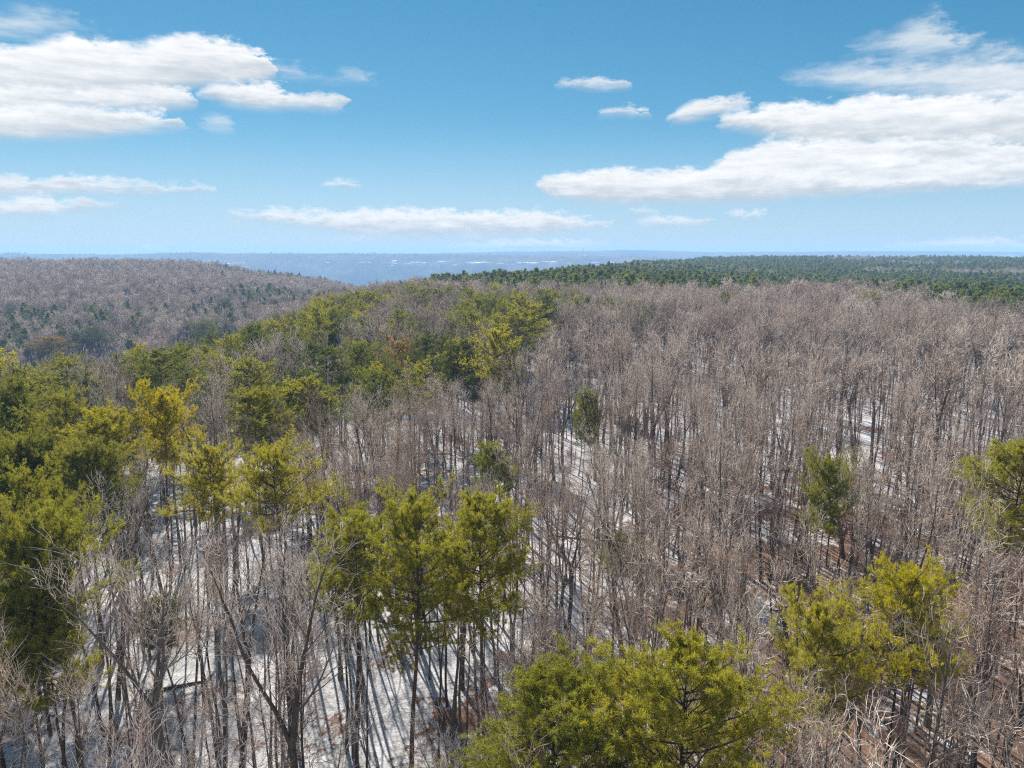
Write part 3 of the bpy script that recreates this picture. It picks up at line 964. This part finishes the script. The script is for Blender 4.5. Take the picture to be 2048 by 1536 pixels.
# pines one can tell apart: crown top pixel, crown width in pixels, height, form, needle colour, label
LAND = [
    (1390, 1238, 320, 20.5, 0, 'needle_bright', 'tall broad pine at the bottom right of centre, its crown cut by the lower edge'),
    (1135, 1312, 340, 19.0, 0, 'needle_bright', 'bright yellow-green pine at the bottom centre, front of the close pair'),
    (800, 948, 270, 21.5, 3, 'needle_bright', 'largest and tallest pine of the clump in the middle of the clearing'),
    (690, 985, 210, 19.5, 2, 'needle_bright', 'left hand pine of the clump in the middle of the clearing'),
    (965, 968, 190, 20.0, 0, 'needle_bright', 'right hand pine of the clump in the middle of the clearing'),
    (1815, 1080, 205, 19.5, 5, 'needle_yellow_mix', 'yellowish broad pine among bare trees at lower right'),
    (1655, 1158, 160, 18.0, 2, 'needle_bright', 'lower light green pine just left of the yellowish broad pine'),
    (1662, 890, 95, 18.0, 2, 'needle', 'lone thin pine among bare trunks right of centre'),
    (2035, 866, 150, 20.0, 0, 'needle_bright', 'rounded pine cut by the right edge of the picture'),
    (95, 968, 165, 20.5, 2, 'needle_bright', 'big bright pine at the left edge below the pine slope'),
    (10, 1040, 95, 19.0, 4, 'needle_bright', 'pine cut by the left edge beside the big bright pine'),
    (92, 1180, 130, 15.0, 4, 'needle_bright', 'small pine at the lower left below the big bright pine'),
    (548, 850, 165, 20.0, 5, 'needle_bright', 'solitary flat topped pine above the bare trees left of centre'),
    (395, 866, 115, 18.5, 2, 'needle_bright', 'smaller pine just left of the solitary flat topped pine'),
    (300, 752, 105, 21.0, 2, 'needle_yellow', 'golden yellow layered pine standing out on the left slope'),
    (790, 668, 62, 19.0, 2, 'needle_rust', 'dead rust-orange pine among the green pines of the middle distance'),
    (640, 680, 150, 20.0, 3, 'needle_deep', 'broad layered pine at the left end of the middle distance pine row'),
    (735, 672, 110, 20.0, 3, 'needle_deep', 'dark pine with a bare lower trunk left of the rust-orange pine'),
    (845, 655, 130, 21.0, 3, 'needle_deep', 'layered pine just right of the rust-orange dead pine'),
    (905, 690, 90, 17.0, 2, 'needle_bright', 'small light pine right of the layered pine near the rust-orange one'),
    (1035, 612, 120, 21.0, 1, 'needle_bright', 'round light green pine rising over bare trees at the centre'),
    (1095, 598, 40, 20.0, 3, 'needle_deep', 'narrow dark pine right of the round light green pine at the centre'),
    (1292, 604, 40, 18.0, 3, 'needle_deep', 'single small dark pine alone in the right hand bare wood'),
    (410, 636, 150, 21.0, 1, 'needle', 'rounded pine on the crest of the left slope'),
    (320, 678, 140, 20.5, 3, 'needle', 'layered pine behind the golden yellow pine'),
    (180, 652, 130, 20.0, 1, 'needle_deep', 'dark rounded pine on the skyline of the left slope'),
    (90, 668, 120, 20.0, 0, 'needle_rust_mix', 'brownish pine beside the dark rounded pine on the left slope'),
    (480, 700, 120, 19.0, 2, 'needle', 'open pine between bare crowns right of the golden yellow pine'),
    (600, 745, 110, 18.0, 4, 'needle_bright', 'light green pine in front of the middle distance pine row'),
    (500, 770, 110, 18.0, 4, 'needle_bright', 'bright pine tuft halfway between golden and flat topped pines'),
    (115, 760, 125, 21.0, 3, 'needle', 'tiered pine at the top of the left pine mass'),
    (205, 800, 125, 20.0, 0, 'needle_bright', 'pine at the right flank of the left pine mass'),
    (60, 830, 140, 20.0, 5, 'needle_bright', 'wide pine in the middle of the left pine mass'),
    (150, 870, 120, 19.0, 4, 'needle', 'dense pine at the foot of the left pine mass'),
    (25, 910, 125, 20.0, 3, 'needle_bright', 'pine at the left edge above the big bright pine'),
    (1165, 770, 42, 17.0, 4, 'needle', 'small faint pine among bare trunks near the centre'),
    (985, 880, 80, 14.0, 4, 'needle', 'low green pine behind the middle clump'),
    (1230, 1060, 80, 9.0, 4, 'needle', 'slender young pine on the snow right of the middle clump'),
    (300, 1190, 80, 9.0, 4, 'needle', 'young pine under bare trees at lower left'),
]
M['needle_yellow_mix'] = needle_material('yellow_green_pine_needles', [(0.0, (0.189, 0.203, 0.016)), (0.5, (0.351, 0.331, 0.019)), (1.0, (0.513, 0.419, 0.024))])
M['needle_rust_mix'] = needle_material('brownish_pine_needles', [(0.0, (0.10, 0.09, 0.02)), (0.5, (0.17, 0.14, 0.025)), (1.0, (0.25, 0.16, 0.04))])

sites = []       # dicts: x,y,z, kind, H wanted, width scale
land_xy = []
for (px, py, wpx, H, form, mat, label) in LAND:
    H = H * 0.94
    x, y = stand_at(px, py, H)
    z = float(terrain(x, y))
    dist = math.sqrt(x * x + y * y + (CAM_Z - z - H) ** 2)
    land_xy.append((x, y, H, dist, 1.15 * wpx * dist / FPX))
land_xy = np.array(land_xy)

# --- zones, judged where a crown's top would show
def zone_prob(px, py, x, y):
    """chance that a tree here is a pine, and whether it belongs to the dark plantation"""
    p = np.where((py > 800) | ((px > 1120) & (py > 590)), 0.0, 0.010)
    cl = fbm(x / 26 + 40, y / 26, 61, 2)
    cl2 = fbm(x / 55 + 9, y / 80, 67, 2)
    left = inside(px, py, [(-400, 560), (330, 640), (560, 630), (700, 700), (620, 800), (480, 800), (360, 870), (250, 900), (200, 980), (120, 1010), (-400, 1060)])
    p = np.where(left, np.clip(0.28 + 2.4 * (cl - 0.5), 0.03, 0.8), p)
    mass = inside(px, py, [(-400, 660), (150, 690), (240, 790), (230, 880), (150, 960), (-400, 1000)])
    p = np.where(mass, 0.60, p)
    mid = inside(px, py, [(380, 660), (560, 600), (700, 570), (1000, 572), (1110, 592), (1090, 640), (1010, 690), (900, 720), (560, 740)])
    p = np.where(mid, np.clip(0.30 + 2.6 * (cl - 0.5), 0.03, 0.85), p)
    belt = inside(px, py, [(560, 560), (760, 548), (1000, 560), (1300, 585), (1200, 600), (1000, 596), (620, 610)])
    p = np.where(belt & ~mid, np.clip(0.20 + 2.0 * (cl - 0.5), 0.02, 0.6), p)
    hill = (x < -50) & (np.hypot(x, y) > 210)
    ph = np.clip(0.015 + 1.4 * (cl2 - 0.62), 0.004, 0.3) + 0.10 * sstep(585, 625, py) * sstep(420, 150, px)
    p = np.where(hill, ph, p)
    yb = np.interp(px, [700, 800, 1000, 1150, 1300, 1500, 1700, 1850, 1950, 2048, 2400], [552, 557, 565, 571, 572, 569, 571, 585, 599, 614, 680])
    plant = (py < yb) & (px > 770) & (y > 110) & (x > -110)
    bare = (fbm(x / 110 + 3, y / 60, 71, 2) > 0.66) & (np.hypot(x, y) > 500)
    return p, plant & ~bare


# keep the look-through clearings open: centre x,y of snowy gaps seen in the photograph (ground pixels) and radius in metres
GAPS = []
for gx, gy, gr in [(1185, 1000, 4.8), (1150, 900, 5.0), (1120, 1090, 3.6), (345, 1400, 2.8), (800, 1470, 3), (720, 930, 4), (960, 1140, 3.5), (470, 1270, 3), (1690, 1430, 2.6), (1350, 860, 5), (870, 900, 4)]:
    d = px_dir(gx, gy); t = CAM_Z / -d[2]
    GAPS.append((d[0] * t, d[1] * t, gr))


def scatter(x0, x1, y0, y1, s, seed, rmin, rmax):
    x, y = jitter_grid(x0, x1, y0, y1, s, seed)
    r = np.hypot(x, y); az = np.degrees(np.arctan2(x, y))
    amax = 38 + 600 / np.maximum(r, 30)
    k = (r >= rmin) & (r < rmax) & (np.abs(az) < amax) & (y > -8)
    return x[k], y[k]


ALL = []
for (s, seed, rmin, rmax, rect) in [
        (3.35, 1, 11, 120, (-130, 130, -8, 122)),
        (4.0, 2, 120, 300, (-240, 240, 40, 302)),
        (5.2, 3, 300, 1000, (-820, 820, 120, 1002)),
        (6.8, 4, 1000, 1900, (-1500, 1500, 500, 1902))]:
    x, y = scatter(*rect, s, seed, rmin, rmax)
    ALL.append(np.stack([x, y], 1))
n_main = sum(len(q) for q in ALL)
x, y = scatter(-80, 80, 10, 90, 3.1, 12, 22, 78)            # a second, closer set of slender stems near by
k = (x < 12) | (np.random.default_rng(5).uniform(0, 1, len(x)) < 0.5)
ALL.append(np.stack([x[k], y[k]], 1))
ALL = np.concatenate(ALL)
slim = np.arange(len(ALL)) >= n_main
tx, ty = ALL[:, 0], ALL[:, 1]
tz = terrain(tx, ty)
# nothing to plant where the land falls out of sight into the main valley
keep = (tz > -140)
u = rng.uniform(0, 1, len(tx))
dens = 0.62 + 0.75 * (fbm(tx / 18, ty / 18, 90, 2))
keep &= (u < dens) | (np.hypot(tx, ty) > 170)
for gx, gy, gr in GAPS:
    keep &= np.hypot(tx - gx, (ty - gy) * 0.7) > gr * 0.95
for (lx, ly, H, dist, wm) in land_xy:
    keep &= np.hypot(tx - lx, ty - ly) > min(2.6, 0.38 * wm)
    # no bare crown right in front of a pine that the photograph shows clear
    ux, uy = -lx / math.hypot(lx, ly), -ly / math.hypot(lx, ly)
    a = (tx - lx) * ux + (ty - ly) * uy; b = np.abs((tx - lx) * uy - (ty - ly) * ux)
    keep &= ~((a > 0) & (a < 5 * min(1, dist / 50)) & (b < 0.36 * wm))
tx, ty, tz, slim = tx[keep], ty[keep], tz[keep], slim[keep]
r = np.hypot(tx, ty)
Hs = rng.normal(17.7, 2.0, len(tx)).clip(12.5, 22)
Hs *= 1 - 0.12 * (fbm(tx / 40, ty / 40, 33, 2) - 0.5)
is_pole = ((rng.uniform(0, 1, len(tx)) < 0.58) & (r < 170)) | slim
Hs = np.where(is_pole, Hs * rng.uniform(0.66, 0.92, len(tx)), Hs)
px, py = project(np.stack([tx, ty, tz + Hs], 1))
# leave clear what the photograph shows clear: no nearer crown right before a tell-apart pine
clear = np.ones(len(tx), bool)
for (lx, ly, H, dist, wm), row in zip(land_xy, LAND):
    cov = (np.abs(px - row[0]) < 0.45 * row[2]) & (py > row[1] - 20) & (py < row[1] + 0.42 * row[2]) & (r < math.hypot(lx, ly)) & (r > 0.5 * math.hypot(lx, ly))
    clear &= ~cov
tx, ty, tz, r, Hs, px, py, is_pole = [q[clear] for q in (tx, ty, tz, r, Hs, px, py, is_pole)]
pp, _ = zone_prob(px, py, tx, ty)
px0, py0 = project(np.stack([tx, ty, tz + 17.5], 1))
_, plant = zone_prob(px0, py0, tx, ty)
u = rng.uniform(0, 1, len(tx))
is_plant = plant & (u < 0.97)
is_pole &= ~plant
is_pine = (~plant) & (u < pp * np.where(is_pole, 0.5, 1.1))
is_pole &= ~is_pine
is_hw = ~(is_plant | is_pine)

# ------------------------------------------------------------------ single trees
def instance_tree(name, proto, loc, rz, sc, tilt, crown_mat=None):
    root = bpy.data.objects.new(name, None)
    root.empty_display_size = 0.5
    root.location = loc; root.rotation_euler = (tilt[0], tilt[1], rz); root.scale = sc
    C.objects.link(root)
    for k, (nm, me) in enumerate(zip(proto.names, proto.part_meshes())):
        o = bpy.data.objects.new(nm, me)
        C.objects.link(o)
        o.parent = root
        if k == 1 and crown_mat is not None:
            o.material_slots[0].link = 'OBJECT'
            o.material_slots[0].material = crown_mat
    return root


# landmark pines
SINGLE_PINES = 0
for k, (px_, py_, wpx, H, form, mat, label) in enumerate(LAND):
    x, y, H, dist, wm = land_xy[k]
    protos = P0 if dist < 80 else P1
    pr = protos[form % len(protos)]
    sz = H / pr.H
    base_w = 2 * np.percentile(np.hypot(pr.parts[2][0][:, 0], pr.parts[2][0][:, 1]), 93)
    sx = float(np.clip(wm / base_w, 0.6 * sz, 2.3 * sz))
    o = instance_tree('pine_tree', pr, (x, y, float(terrain(x, y))), rng.uniform(0, 2 * pi), (sx, sx, sz), rng.normal(0, 0.02, 2), M[mat])
    o['label'] = label; o['category'] = 'pine'; o['group'] = 'pines of the snowy wood'
    SINGLE_PINES += 1


def shown(px, py, pad):
    return (px > -pad) & (px < 2048 + pad) & (py > 380) & (py < 1536)


def pick(mask, n, H):
    dist = np.sqrt(tx ** 2 + ty ** 2 + (CAM_Z - tz - Hs) ** 2)
    size = Hs / dist
    vis = mask & shown(px, py, 0)
    size = np.where(vis, size, -1)
    order = np.argsort(-size)
    order = order[size[order] > 0][:n]
    return order


# things in the picture by which a tree can be found: (pixel x, pixel y, words)
SHORT = ['broad bottom pine right of centre', 'bright front pine at bottom centre', 'tallest pine of the middle clump', 'left pine of the middle clump', 'right pine of the middle clump',
         'yellowish broad pine at lower right', 'light pine beside the yellowish one', 'lone thin pine right of centre', 'pine cut by the right edge', 'big bright pine at the left edge',
         'pine cut by the left edge', 'small lower left pine', 'solitary flat topped pine', 'smaller pine beside the flat topped one', 'golden yellow pine', 'rust-orange dead pine',
         'broad layered pine of the middle row', 'bare-trunked dark pine of the middle row', 'layered pine beside the orange one', 'small light pine of the middle row', 'round light green centre pine',
         'narrow dark centre pine', 'single pine of the right wood', 'rounded pine on the left crest', 'layered pine behind the golden one', 'dark rounded skyline pine', 'brownish skyline pine',
         'open pine right of the golden one', 'light green pine before the middle row', 'bright pine tuft left of centre', 'tiered pine topping the left mass', 'flank pine of the left mass',
         'wide pine inside the left mass', 'dense foot pine of the left mass', 'left edge pine above the big one', 'small faint centre pine', 'low green pine behind the middle clump',
         'slender young pine on the snow', 'young lower left pine']
EDGE = [(0, 1536, 'bottom left corner'), (330, 1536, 'bottom edge at far left'), (700, 1536, 'bottom edge left of centre'), (2048, 1536, 'bottom right corner'), (1720, 1536, 'bottom edge at right'),
        (2048, 1150, 'right edge at lower right'), (2048, 720, 'right edge under the dark plantation'), (1560, 760, 'middle of the right wood'), (1300, 760, 'left part of the right wood'),
        (1800, 760, 'right part of the right wood'), (1450, 980, 'wood above the bottom right pines'), (1180, 960, 'snow gap beside the middle clump'), (330, 1180, 'bare thicket at lower left'),
        (450, 1000, 'thicket left of the middle clump'), (1800, 930, 'wood left of the right edge pine')]
ORD = ['nearest', 'second nearest', 'third nearest', 'fourth nearest', 'fifth nearest', 'sixth nearest', 'seventh nearest', 'eighth nearest', 'ninth nearest', 'tenth nearest', 'eleventh nearest', 'twelfth nearest', 'thirteenth nearest', 'fourteenth nearest', 'fifteenth nearest', 'sixteenth nearest', 'seventeenth nearest', 'eighteenth nearest', 'nineteenth nearest', 'twentieth nearest']


def find_words(ids, looks):
    """a label of its own for every tree: how it looks, then its rank beside the nearest landmark"""
    mx = np.concatenate([LX, [e[0] for e in EDGE]]); my = np.concatenate([LY, [e[1] for e in EDGE]])
    words = ['the ' + w for w in SHORT] + ['the ' + e[2] for e in EDGE]
    cells = {}
    for i, look in zip(ids, looks):
        d2 = np.hypot(mx - px[i], my - py[i])
        k = int(np.argmin(d2))
        dx, dy = px[i] - mx[k], py[i] - my[k]
        side = ('right of' if dx > 0 else 'left of') if abs(dx) > abs(dy) else ('behind' if dy < 0 else 'in front of')
        cells.setdefault((k, side, look), []).append((d2[k], i))
    out = {}
    for (k, side, look), lst in cells.items():
        lst.sort()
        w = words[k]
        if k >= len(SHORT):
            side = {'behind': 'above', 'in front of': 'below'}.get(side, side)
        for n, (_, i) in enumerate(lst):
            out[i] = f'{look}, {ORD[n] if n < 20 else "farther"} {side} {w}'
    return out


LX, LY = project(np.stack([land_xy[:, 0], land_xy[:, 1], terrain(land_xy[:, 0], land_xy[:, 1]) + land_xy[:, 2]], 1))
hw_pick = pick(is_hw, 300, Hs)
pine_pick = pick(is_pine, 300 - SINGLE_PINES, Hs)
dist_all = np.sqrt(tx ** 2 + ty ** 2 + (CAM_Z - tz - Hs) ** 2)
single = np.zeros(len(tx), bool)
single[hw_pick] = True; single[pine_pick] = True

LOOK0 = ['straight bare hardwood', 'twin-stemmed bare hardwood', 'three-stemmed bare hardwood', 'narrow bare hardwood', 'wide twin-stemmed hardwood',
         'narrow three-stemmed hardwood', 'thin bare hardwood', 'thick-trunked bare hardwood', 'slim twin-stemmed hardwood']
form = {}
looks = []
for i in hw_pick:
    k = int(rng.integers(len(POLE))) if is_pole[i] else int(rng.integers(len(HW0)))
    form[i] = POLE[k] if is_pole[i] else HW0[k]
    looks.append(('slender forked tree' if k == 2 else 'slender bare tree') if is_pole[i] else LOOK0[k])
words = find_words(hw_pick, looks)
for i in hw_pick:
    pr = form[i]
    s = Hs[i] / pr.H
    w = s * rng.uniform(0.85, 1.15)
    o = instance_tree('bare_tree', pr, (tx[i], ty[i], tz[i]), rng.uniform(0, 2 * pi), (w, w, s), rng.normal(0, 0.05, 2))
    o['label'] = words[i]
    o['category'] = 'bare tree'
    o['group'] = 'bare hardwoods of the snowy wood'
form = {}
looks = []
for i in pine_pick:
    protos = P0 if dist_all[i] < 80 else P1
    m = int(rng.integers(4))
    form[i] = (protos[int(rng.integers(len(protos)))], [None, None, M['needle_deep'], M['needle_bright']][m])
    looks.append(['green pine', 'green pine', 'dark green pine', 'bright green pine'][m])
words = find_words(pine_pick, looks)
for i in pine_pick:
    pr, m = form[i]
    s = Hs[i] / pr.H
    w = s * rng.uniform(0.72, 1.05)
    o = instance_tree('pine_tree', pr, (tx[i], ty[i], tz[i]), rng.uniform(0, 2 * pi), (w, w, s), rng.normal(0, 0.025, 2), m)
    o['label'] = words[i]
    o['category'] = 'pine'
    o['group'] = 'pines of the snowy wood'

# ------------------------------------------------------------------ the rest of the woods: instanced masses
def mass(name, label, protos, idx, crown_mats=None, wide=(0.9, 1.2), seed=0, pts=None, Hh=None):
    g = np.random.default_rng(seed + 1000)
    if pts is None:
        P = np.stack([tx[idx], ty[idx], tz[idx]], 1); Hh = Hs[idx]
    else:
        P = pts
    n = len(P)
    col = bpy.data.collections.new(name + '_forms')
    hs = []
    k = 0
    for mtl in (crown_mats or [None]):
        for pr in protos:
            ob = bpy.data.objects.new(f'{name}_form_{k:02d}', pr.joined_mesh(mtl))
            col.objects.link(ob); hs.append(pr.H); k += 1
    v = g.integers(0, k, n)
    s = Hh / np.array(hs)[v]
    me = bpy.data.meshes.new(name)
    me.vertices.add(n); me.vertices.foreach_set('co', np.ascontiguousarray(P, np.float32).ravel())
    def att(nm, typ, vals, key='value'):
        a = me.attributes.new(nm, typ, 'POINT'); a.data.foreach_set(key, np.ascontiguousarray(vals).ravel())
    att('form', 'INT', v.astype(np.int32))
    w = s * g.uniform(wide[0], wide[1], n)
    att('size', 'FLOAT_VECTOR', np.stack([w, w, s], 1).astype(np.float32), 'vector')
    att('turn', 'FLOAT_VECTOR', np.stack([g.normal(0, 0.045, n), g.normal(0, 0.045, n), g.uniform(0, 2 * pi, n)], 1).astype(np.float32), 'vector')
    o = link(name, me)
    ng = bpy.data.node_groups.new(name + '_scatter', 'GeometryNodeTree')
    ng.interface.new_socket('Geometry', in_out='INPUT', socket_type='NodeSocketGeometry')
    ng.interface.new_socket('Geometry', in_out='OUTPUT', socket_type='NodeSocketGeometry')
    N, L = ng.nodes, ng.links
    gi = N.new('NodeGroupInput'); go = N.new('NodeGroupOutput')
    iop = N.new('GeometryNodeInstanceOnPoints')
    ci = N.new('GeometryNodeCollectionInfo')
    ci.inputs['Collection'].default_value = col
    ci.inputs['Separate Children'].default_value = True
    ci.inputs['Reset Children'].default_value = True
    def named(nm, typ):
        q = N.new('GeometryNodeInputNamedAttribute'); q.data_type = typ; q.inputs['Name'].default_value = nm
        return q.outputs[0]
    L.new(gi.outputs[0], iop.inputs['Points'])
    L.new(ci.outputs[0], iop.inputs['Instance'])
    iop.inputs['Pick Instance'].default_value = True
    L.new(named('form', 'INT'), iop.inputs['Instance Index'])
    L.new(named('turn', 'FLOAT_VECTOR'), iop.inputs['Rotation'])
    L.new(named('size', 'FLOAT_VECTOR'), iop.inputs['Scale'])
    L.new(iop.outputs[0], go.inputs[0])
    md = o.modifiers.new('scatter', 'NODES'); md.node_group = ng
    o['kind'] = 'stuff'
    o['label'] = label
    o['category'] = 'forest'
    return o


rest_hw = np.where(is_hw & ~single)[0]
rest_pine = np.where(is_pine & ~single)[0]
d_ = r
mass('bare_hardwood_forest', 'bare grey hardwoods massed between and behind the single trees', HW0, rest_hw[(d_[rest_hw] < 90) & ~is_pole[rest_hw]], seed=1)
mass('slender_tree_thicket', 'slender bare young trees standing close between the larger trunks', POLE, rest_hw[is_pole[rest_hw]], seed=11)
mass('bare_hardwood_forest', 'dense grey-brown leafless canopy covering the plateau to the right', HW1, rest_hw[(d_[rest_hw] >= 90) & (d_[rest_hw] < 260) & ~is_pole[rest_hw]], seed=2)
mass('bare_hardwood_forest', 'hazy purplish leafless forest on the far hillside and plateau edge', HW2, rest_hw[d_[rest_hw] >= 260], seed=3, wide=(1.0, 1.35))
mass('pine_forest', 'hazy green pines scattered through the leafless forest far off', P1, rest_pine[d_[rest_pine] < 330], [M['needle'], M['needle_deep'], M['needle_bright']], seed=4)
mass('pine_forest', 'small hazy pines dotted over the far hillside', P2, rest_pine[d_[rest_pine] >= 330], [M['needle_deep']], seed=5)
mass('pine_plantation', 'even dark green pine plantation stretching along the right below the horizon', P2, np.where(is_plant)[0], [M['needle_plantation'], M['needle_deep']], wide=(1.05, 1.4), seed=6)

# understorey saplings and brush
sx_, sy_ = scatter(-90, 90, 12, 110, 3.4, 9, 16, 110)
kk = rng.uniform(0, 1, len(sx_)) < (0.10 + 0.32 * sstep(4, 24, sx_))
sx_, sy_ = sx_[kk], sy_[kk]
for gx, gy, gr in GAPS:
    q = np.hypot(sx_ - gx, (sy_ - gy) * 0.7) > gr * 0.8
    sx_, sy_ = sx_[q], sy_[q]
SP = np.stack([sx_, sy_, terrain(sx_, sy_)], 1)
mass('understorey_brush', 'reddish brown leafless saplings and brush under the bare trees', SAP, None, seed=7, pts=SP, Hh=rng.uniform(4.5, 10, len(SP)))

# fallen trunks lying in the open snow
def fallen_log(gx, gy, length, turn, label):
    d = px_dir(gx, gy); t = CAM_Z / -d[2]
    x, y = d[0] * t, d[1] * t
    g = np.random.default_rng(int(gx * 7 + gy))
    n = 9
    tt = np.linspace(0, 1, n)
    X = x + (tt - 0.5) * length * cos(turn); Y = y + (tt - 0.5) * length * sin(turn)
    rad = 0.17 * (1 - 0.6 * tt)
    Z = terrain(X, Y) + rad * 0.7 + 0.03 * g.normal(0, 1, n)
    P = np.stack([X - x, Y - y, Z], -1)[None]
    z0 = Z.min(); P[..., 2] -= z0
    root = bpy.data.objects.new('fallen_log', None); C.objects.link(root); root.location = (x, y, z0)
    V, F = tubes(P, rad[None] * (1 + 0.1 * g.normal(0, 1, (1, n))), 8, tip=True)[:2]
    link('trunk', new_mesh('trunk', V, F, [M['hw_trunk']], smooth=True), root)
    k = 5
    st, _ = along(P, np.zeros(k, int), np.linspace(0.45, 0.95, k))
    dr = np.stack([np.full(k, cos(turn)), np.full(k, sin(turn)), np.full(k, 0.5)], -1) + g.normal(0, 0.7, (k, 3))
    dr[:, 2] = np.abs(dr[:, 2])
    B = grow(g, st, dr, g.uniform(0.5, 1.8, k), 4, up=0.0, jit=0.15)
    for q in range(k):
        V, F = tubes(B[q:q + 1], np.linspace(0.045, 0.012, 5)[None], 4)[:2]
        link('branch_stub', new_mesh('branch_stub', V, F, [M['hw_limb']], smooth=True), root)
    root['label'] = label; root['category'] = 'log'; root['group'] = 'fallen logs on the snow'


for args in [(1150, 1090, 5.5, 2.7, 'fallen trunk on the snow right of the middle pine clump'),
             (860, 905, 6.5, 0.3, 'dark fallen trunk on the snow behind the middle pine clump'),
             (740, 940, 5.0, 0.2, 'fallen trunk beside a snow gap left of the middle clump'),
             (355, 1385, 4.0, 0.4, 'short fallen trunk in the blue shaded snow at lower left'),
             (1700, 1440, 5.0, 2.5, 'fallen trunk on snow and leaf litter at lower right'),
             (1600, 1240, 5.0, 2.9, 'fallen trunk left of the light pine at lower right')]:
    fallen_log(*args)

# trees along the far escarpment
for k, (RX, RY, RZ, RT) in enumerate((R1, R2)):
    g = np.random.default_rng(500 + k)
    n = 16000 if k == 0 else 7000
    a = g.integers(0, RX.shape[0] - 17, n); b = g.integers(1, RX.shape[1] - 1, n)
    fa, fb = g.uniform(0, 1, n), g.uniform(0, 1, n)
    def lerp(G):
        return (G[a, b] * (1 - fa) + G[a + 1, b] * fa) * (1 - fb) + (G[a, b + 1] * (1 - fa) + G[a + 1, b + 1] * fa) * fb
    P = np.stack([lerp(RX), lerp(RY), lerp(RZ) - 1.0], 1)
    ok = (np.abs(P[:, 0]) < 0.80 * P[:, 1]) & (P[:, 2] > -130)
    P = P[ok]
    mass('ridge_forest', ['tiny trees clothing the blue escarpment beyond the valley', 'tiny trees along the farthest ridge on the horizon'][k],
         HW2[:2] + P2[:2], None, seed=30 + k, pts=P, Hh=g.uniform(6, 11, len(P)), wide=(1.4, 2.2))

# ------------------------------------------------------------------ masts on the far ridge
def mast(px_, dist, z0, h):
    V, F = [], []
    x = (px_ - 1024) / FPX * dist * cos(PITCH)
    w0, w1 = 3.2, 1.6
    cs = [(-1, -1), (1, -1), (1, 1), (-1, 1)]
    P = np.array([[[sx * (w0 * (1 - t) + w1 * t), sy * (w0 * (1 - t) + w1 * t), h * t] for t in np.linspace(0, 1, 6)] for sx, sy in cs])
    parts = [tubes(P, np.full(P.shape[:2], 0.75), 4, tip=False)[:2]]
    br = []
    for t in np.linspace(0, 0.9, 10):
        for a in range(4):
            w = w0 * (1 - t) + w1 * t; w_ = w0 * (0.9 - t) + w1 * (t + 0.1)
            p = np.array([cs[a][0] * w, cs[a][1] * w, h * t]); q = np.array([cs[(a + 1) % 4][0] * w_, cs[(a + 1) % 4][1] * w_, h * (t + 0.1)])
            br.append([p, q])
    br = np.array(br)
    parts.append(tubes(br, np.full(br.shape[:2], 0.45), 3, tip=False)[:2])
    V, F = join(parts)
    m, N, L = mat_new('mast_steel')
    out = N.new('ShaderNodeOutputMaterial'); b = N.new('ShaderNodeBsdfPrincipled')
    b.inputs['Base Color'].default_value = (0.30, 0.28, 0.28, 1); b.inputs['Roughness'].default_value = 0.5; b.inputs['Metallic'].default_value = 0.6
    L.new(b.outputs[0], out.inputs[0])
    root = bpy.data.objects.new('radio_mast', None); C.objects.link(root)
    root.location = (x, dist, z0)
    link('lattice_tower', new_mesh('lattice_tower', V, F, [m]), root)
    dr = np.array([[[0, 0, h - 2], [0, 0, h + 6], [0, 0, h + 10.0]]])
    link('antenna', new_mesh('antenna', *tubes(dr, np.array([[1.8, 1.8, 0.6]]), 6, tip=False)[:2], [m]), root)
    root['category'] = 'radio mast'
    return root


o = mast(1166, 5390, 36, 16); o['label'] = 'thin radio mast standing on the farthest ridge near the centre'

# ------------------------------------------------------------------ haze
def build_haze():
    x0, x1, y0, y1, z0, z1 = -9600, 9600, -9600, 9600, -272, 66
    V = [(x, y, z) for z in (z0, z1) for y in (y0, y1) for x in (x0, x1)]
    F = [(0, 2, 3, 1), (4, 5, 7, 6), (0, 1, 5, 4), (2, 6, 7, 3), (0, 4, 6, 2), (1, 3, 7, 5)]
    m, N, L = mat_new('haze_air')
    out = N.new('ShaderNodeOutputMaterial')
    v = N.new('ShaderNodeVolumePrincipled')
    v.inputs['Color'].default_value = (0.34, 0.58, 0.92, 1)
    v.inputs['Density'].default_value = 0.00023
    v.inputs['Anisotropy'].default_value = 0.0
    L.new(v.outputs[0], out.inputs['Volume'])
    me = new_mesh('haze', np.array(V, float), np.array(F), [m])
    o = link('haze', me)
    o['kind'] = 'stuff'
    o['label'] = 'thin blue haze filling the air over the valley'
    return o


build_haze()
print('trees', len(tx), 'hw', is_hw.sum(), 'pine', is_pine.sum(), 'plantation', is_plant.sum())
print('far single', dist_all[hw_pick].max(), dist_all[pine_pick].max() if len(pine_pick) else 0)
print('tris', sum(len(m.polygons) for m in bpy.data.meshes))
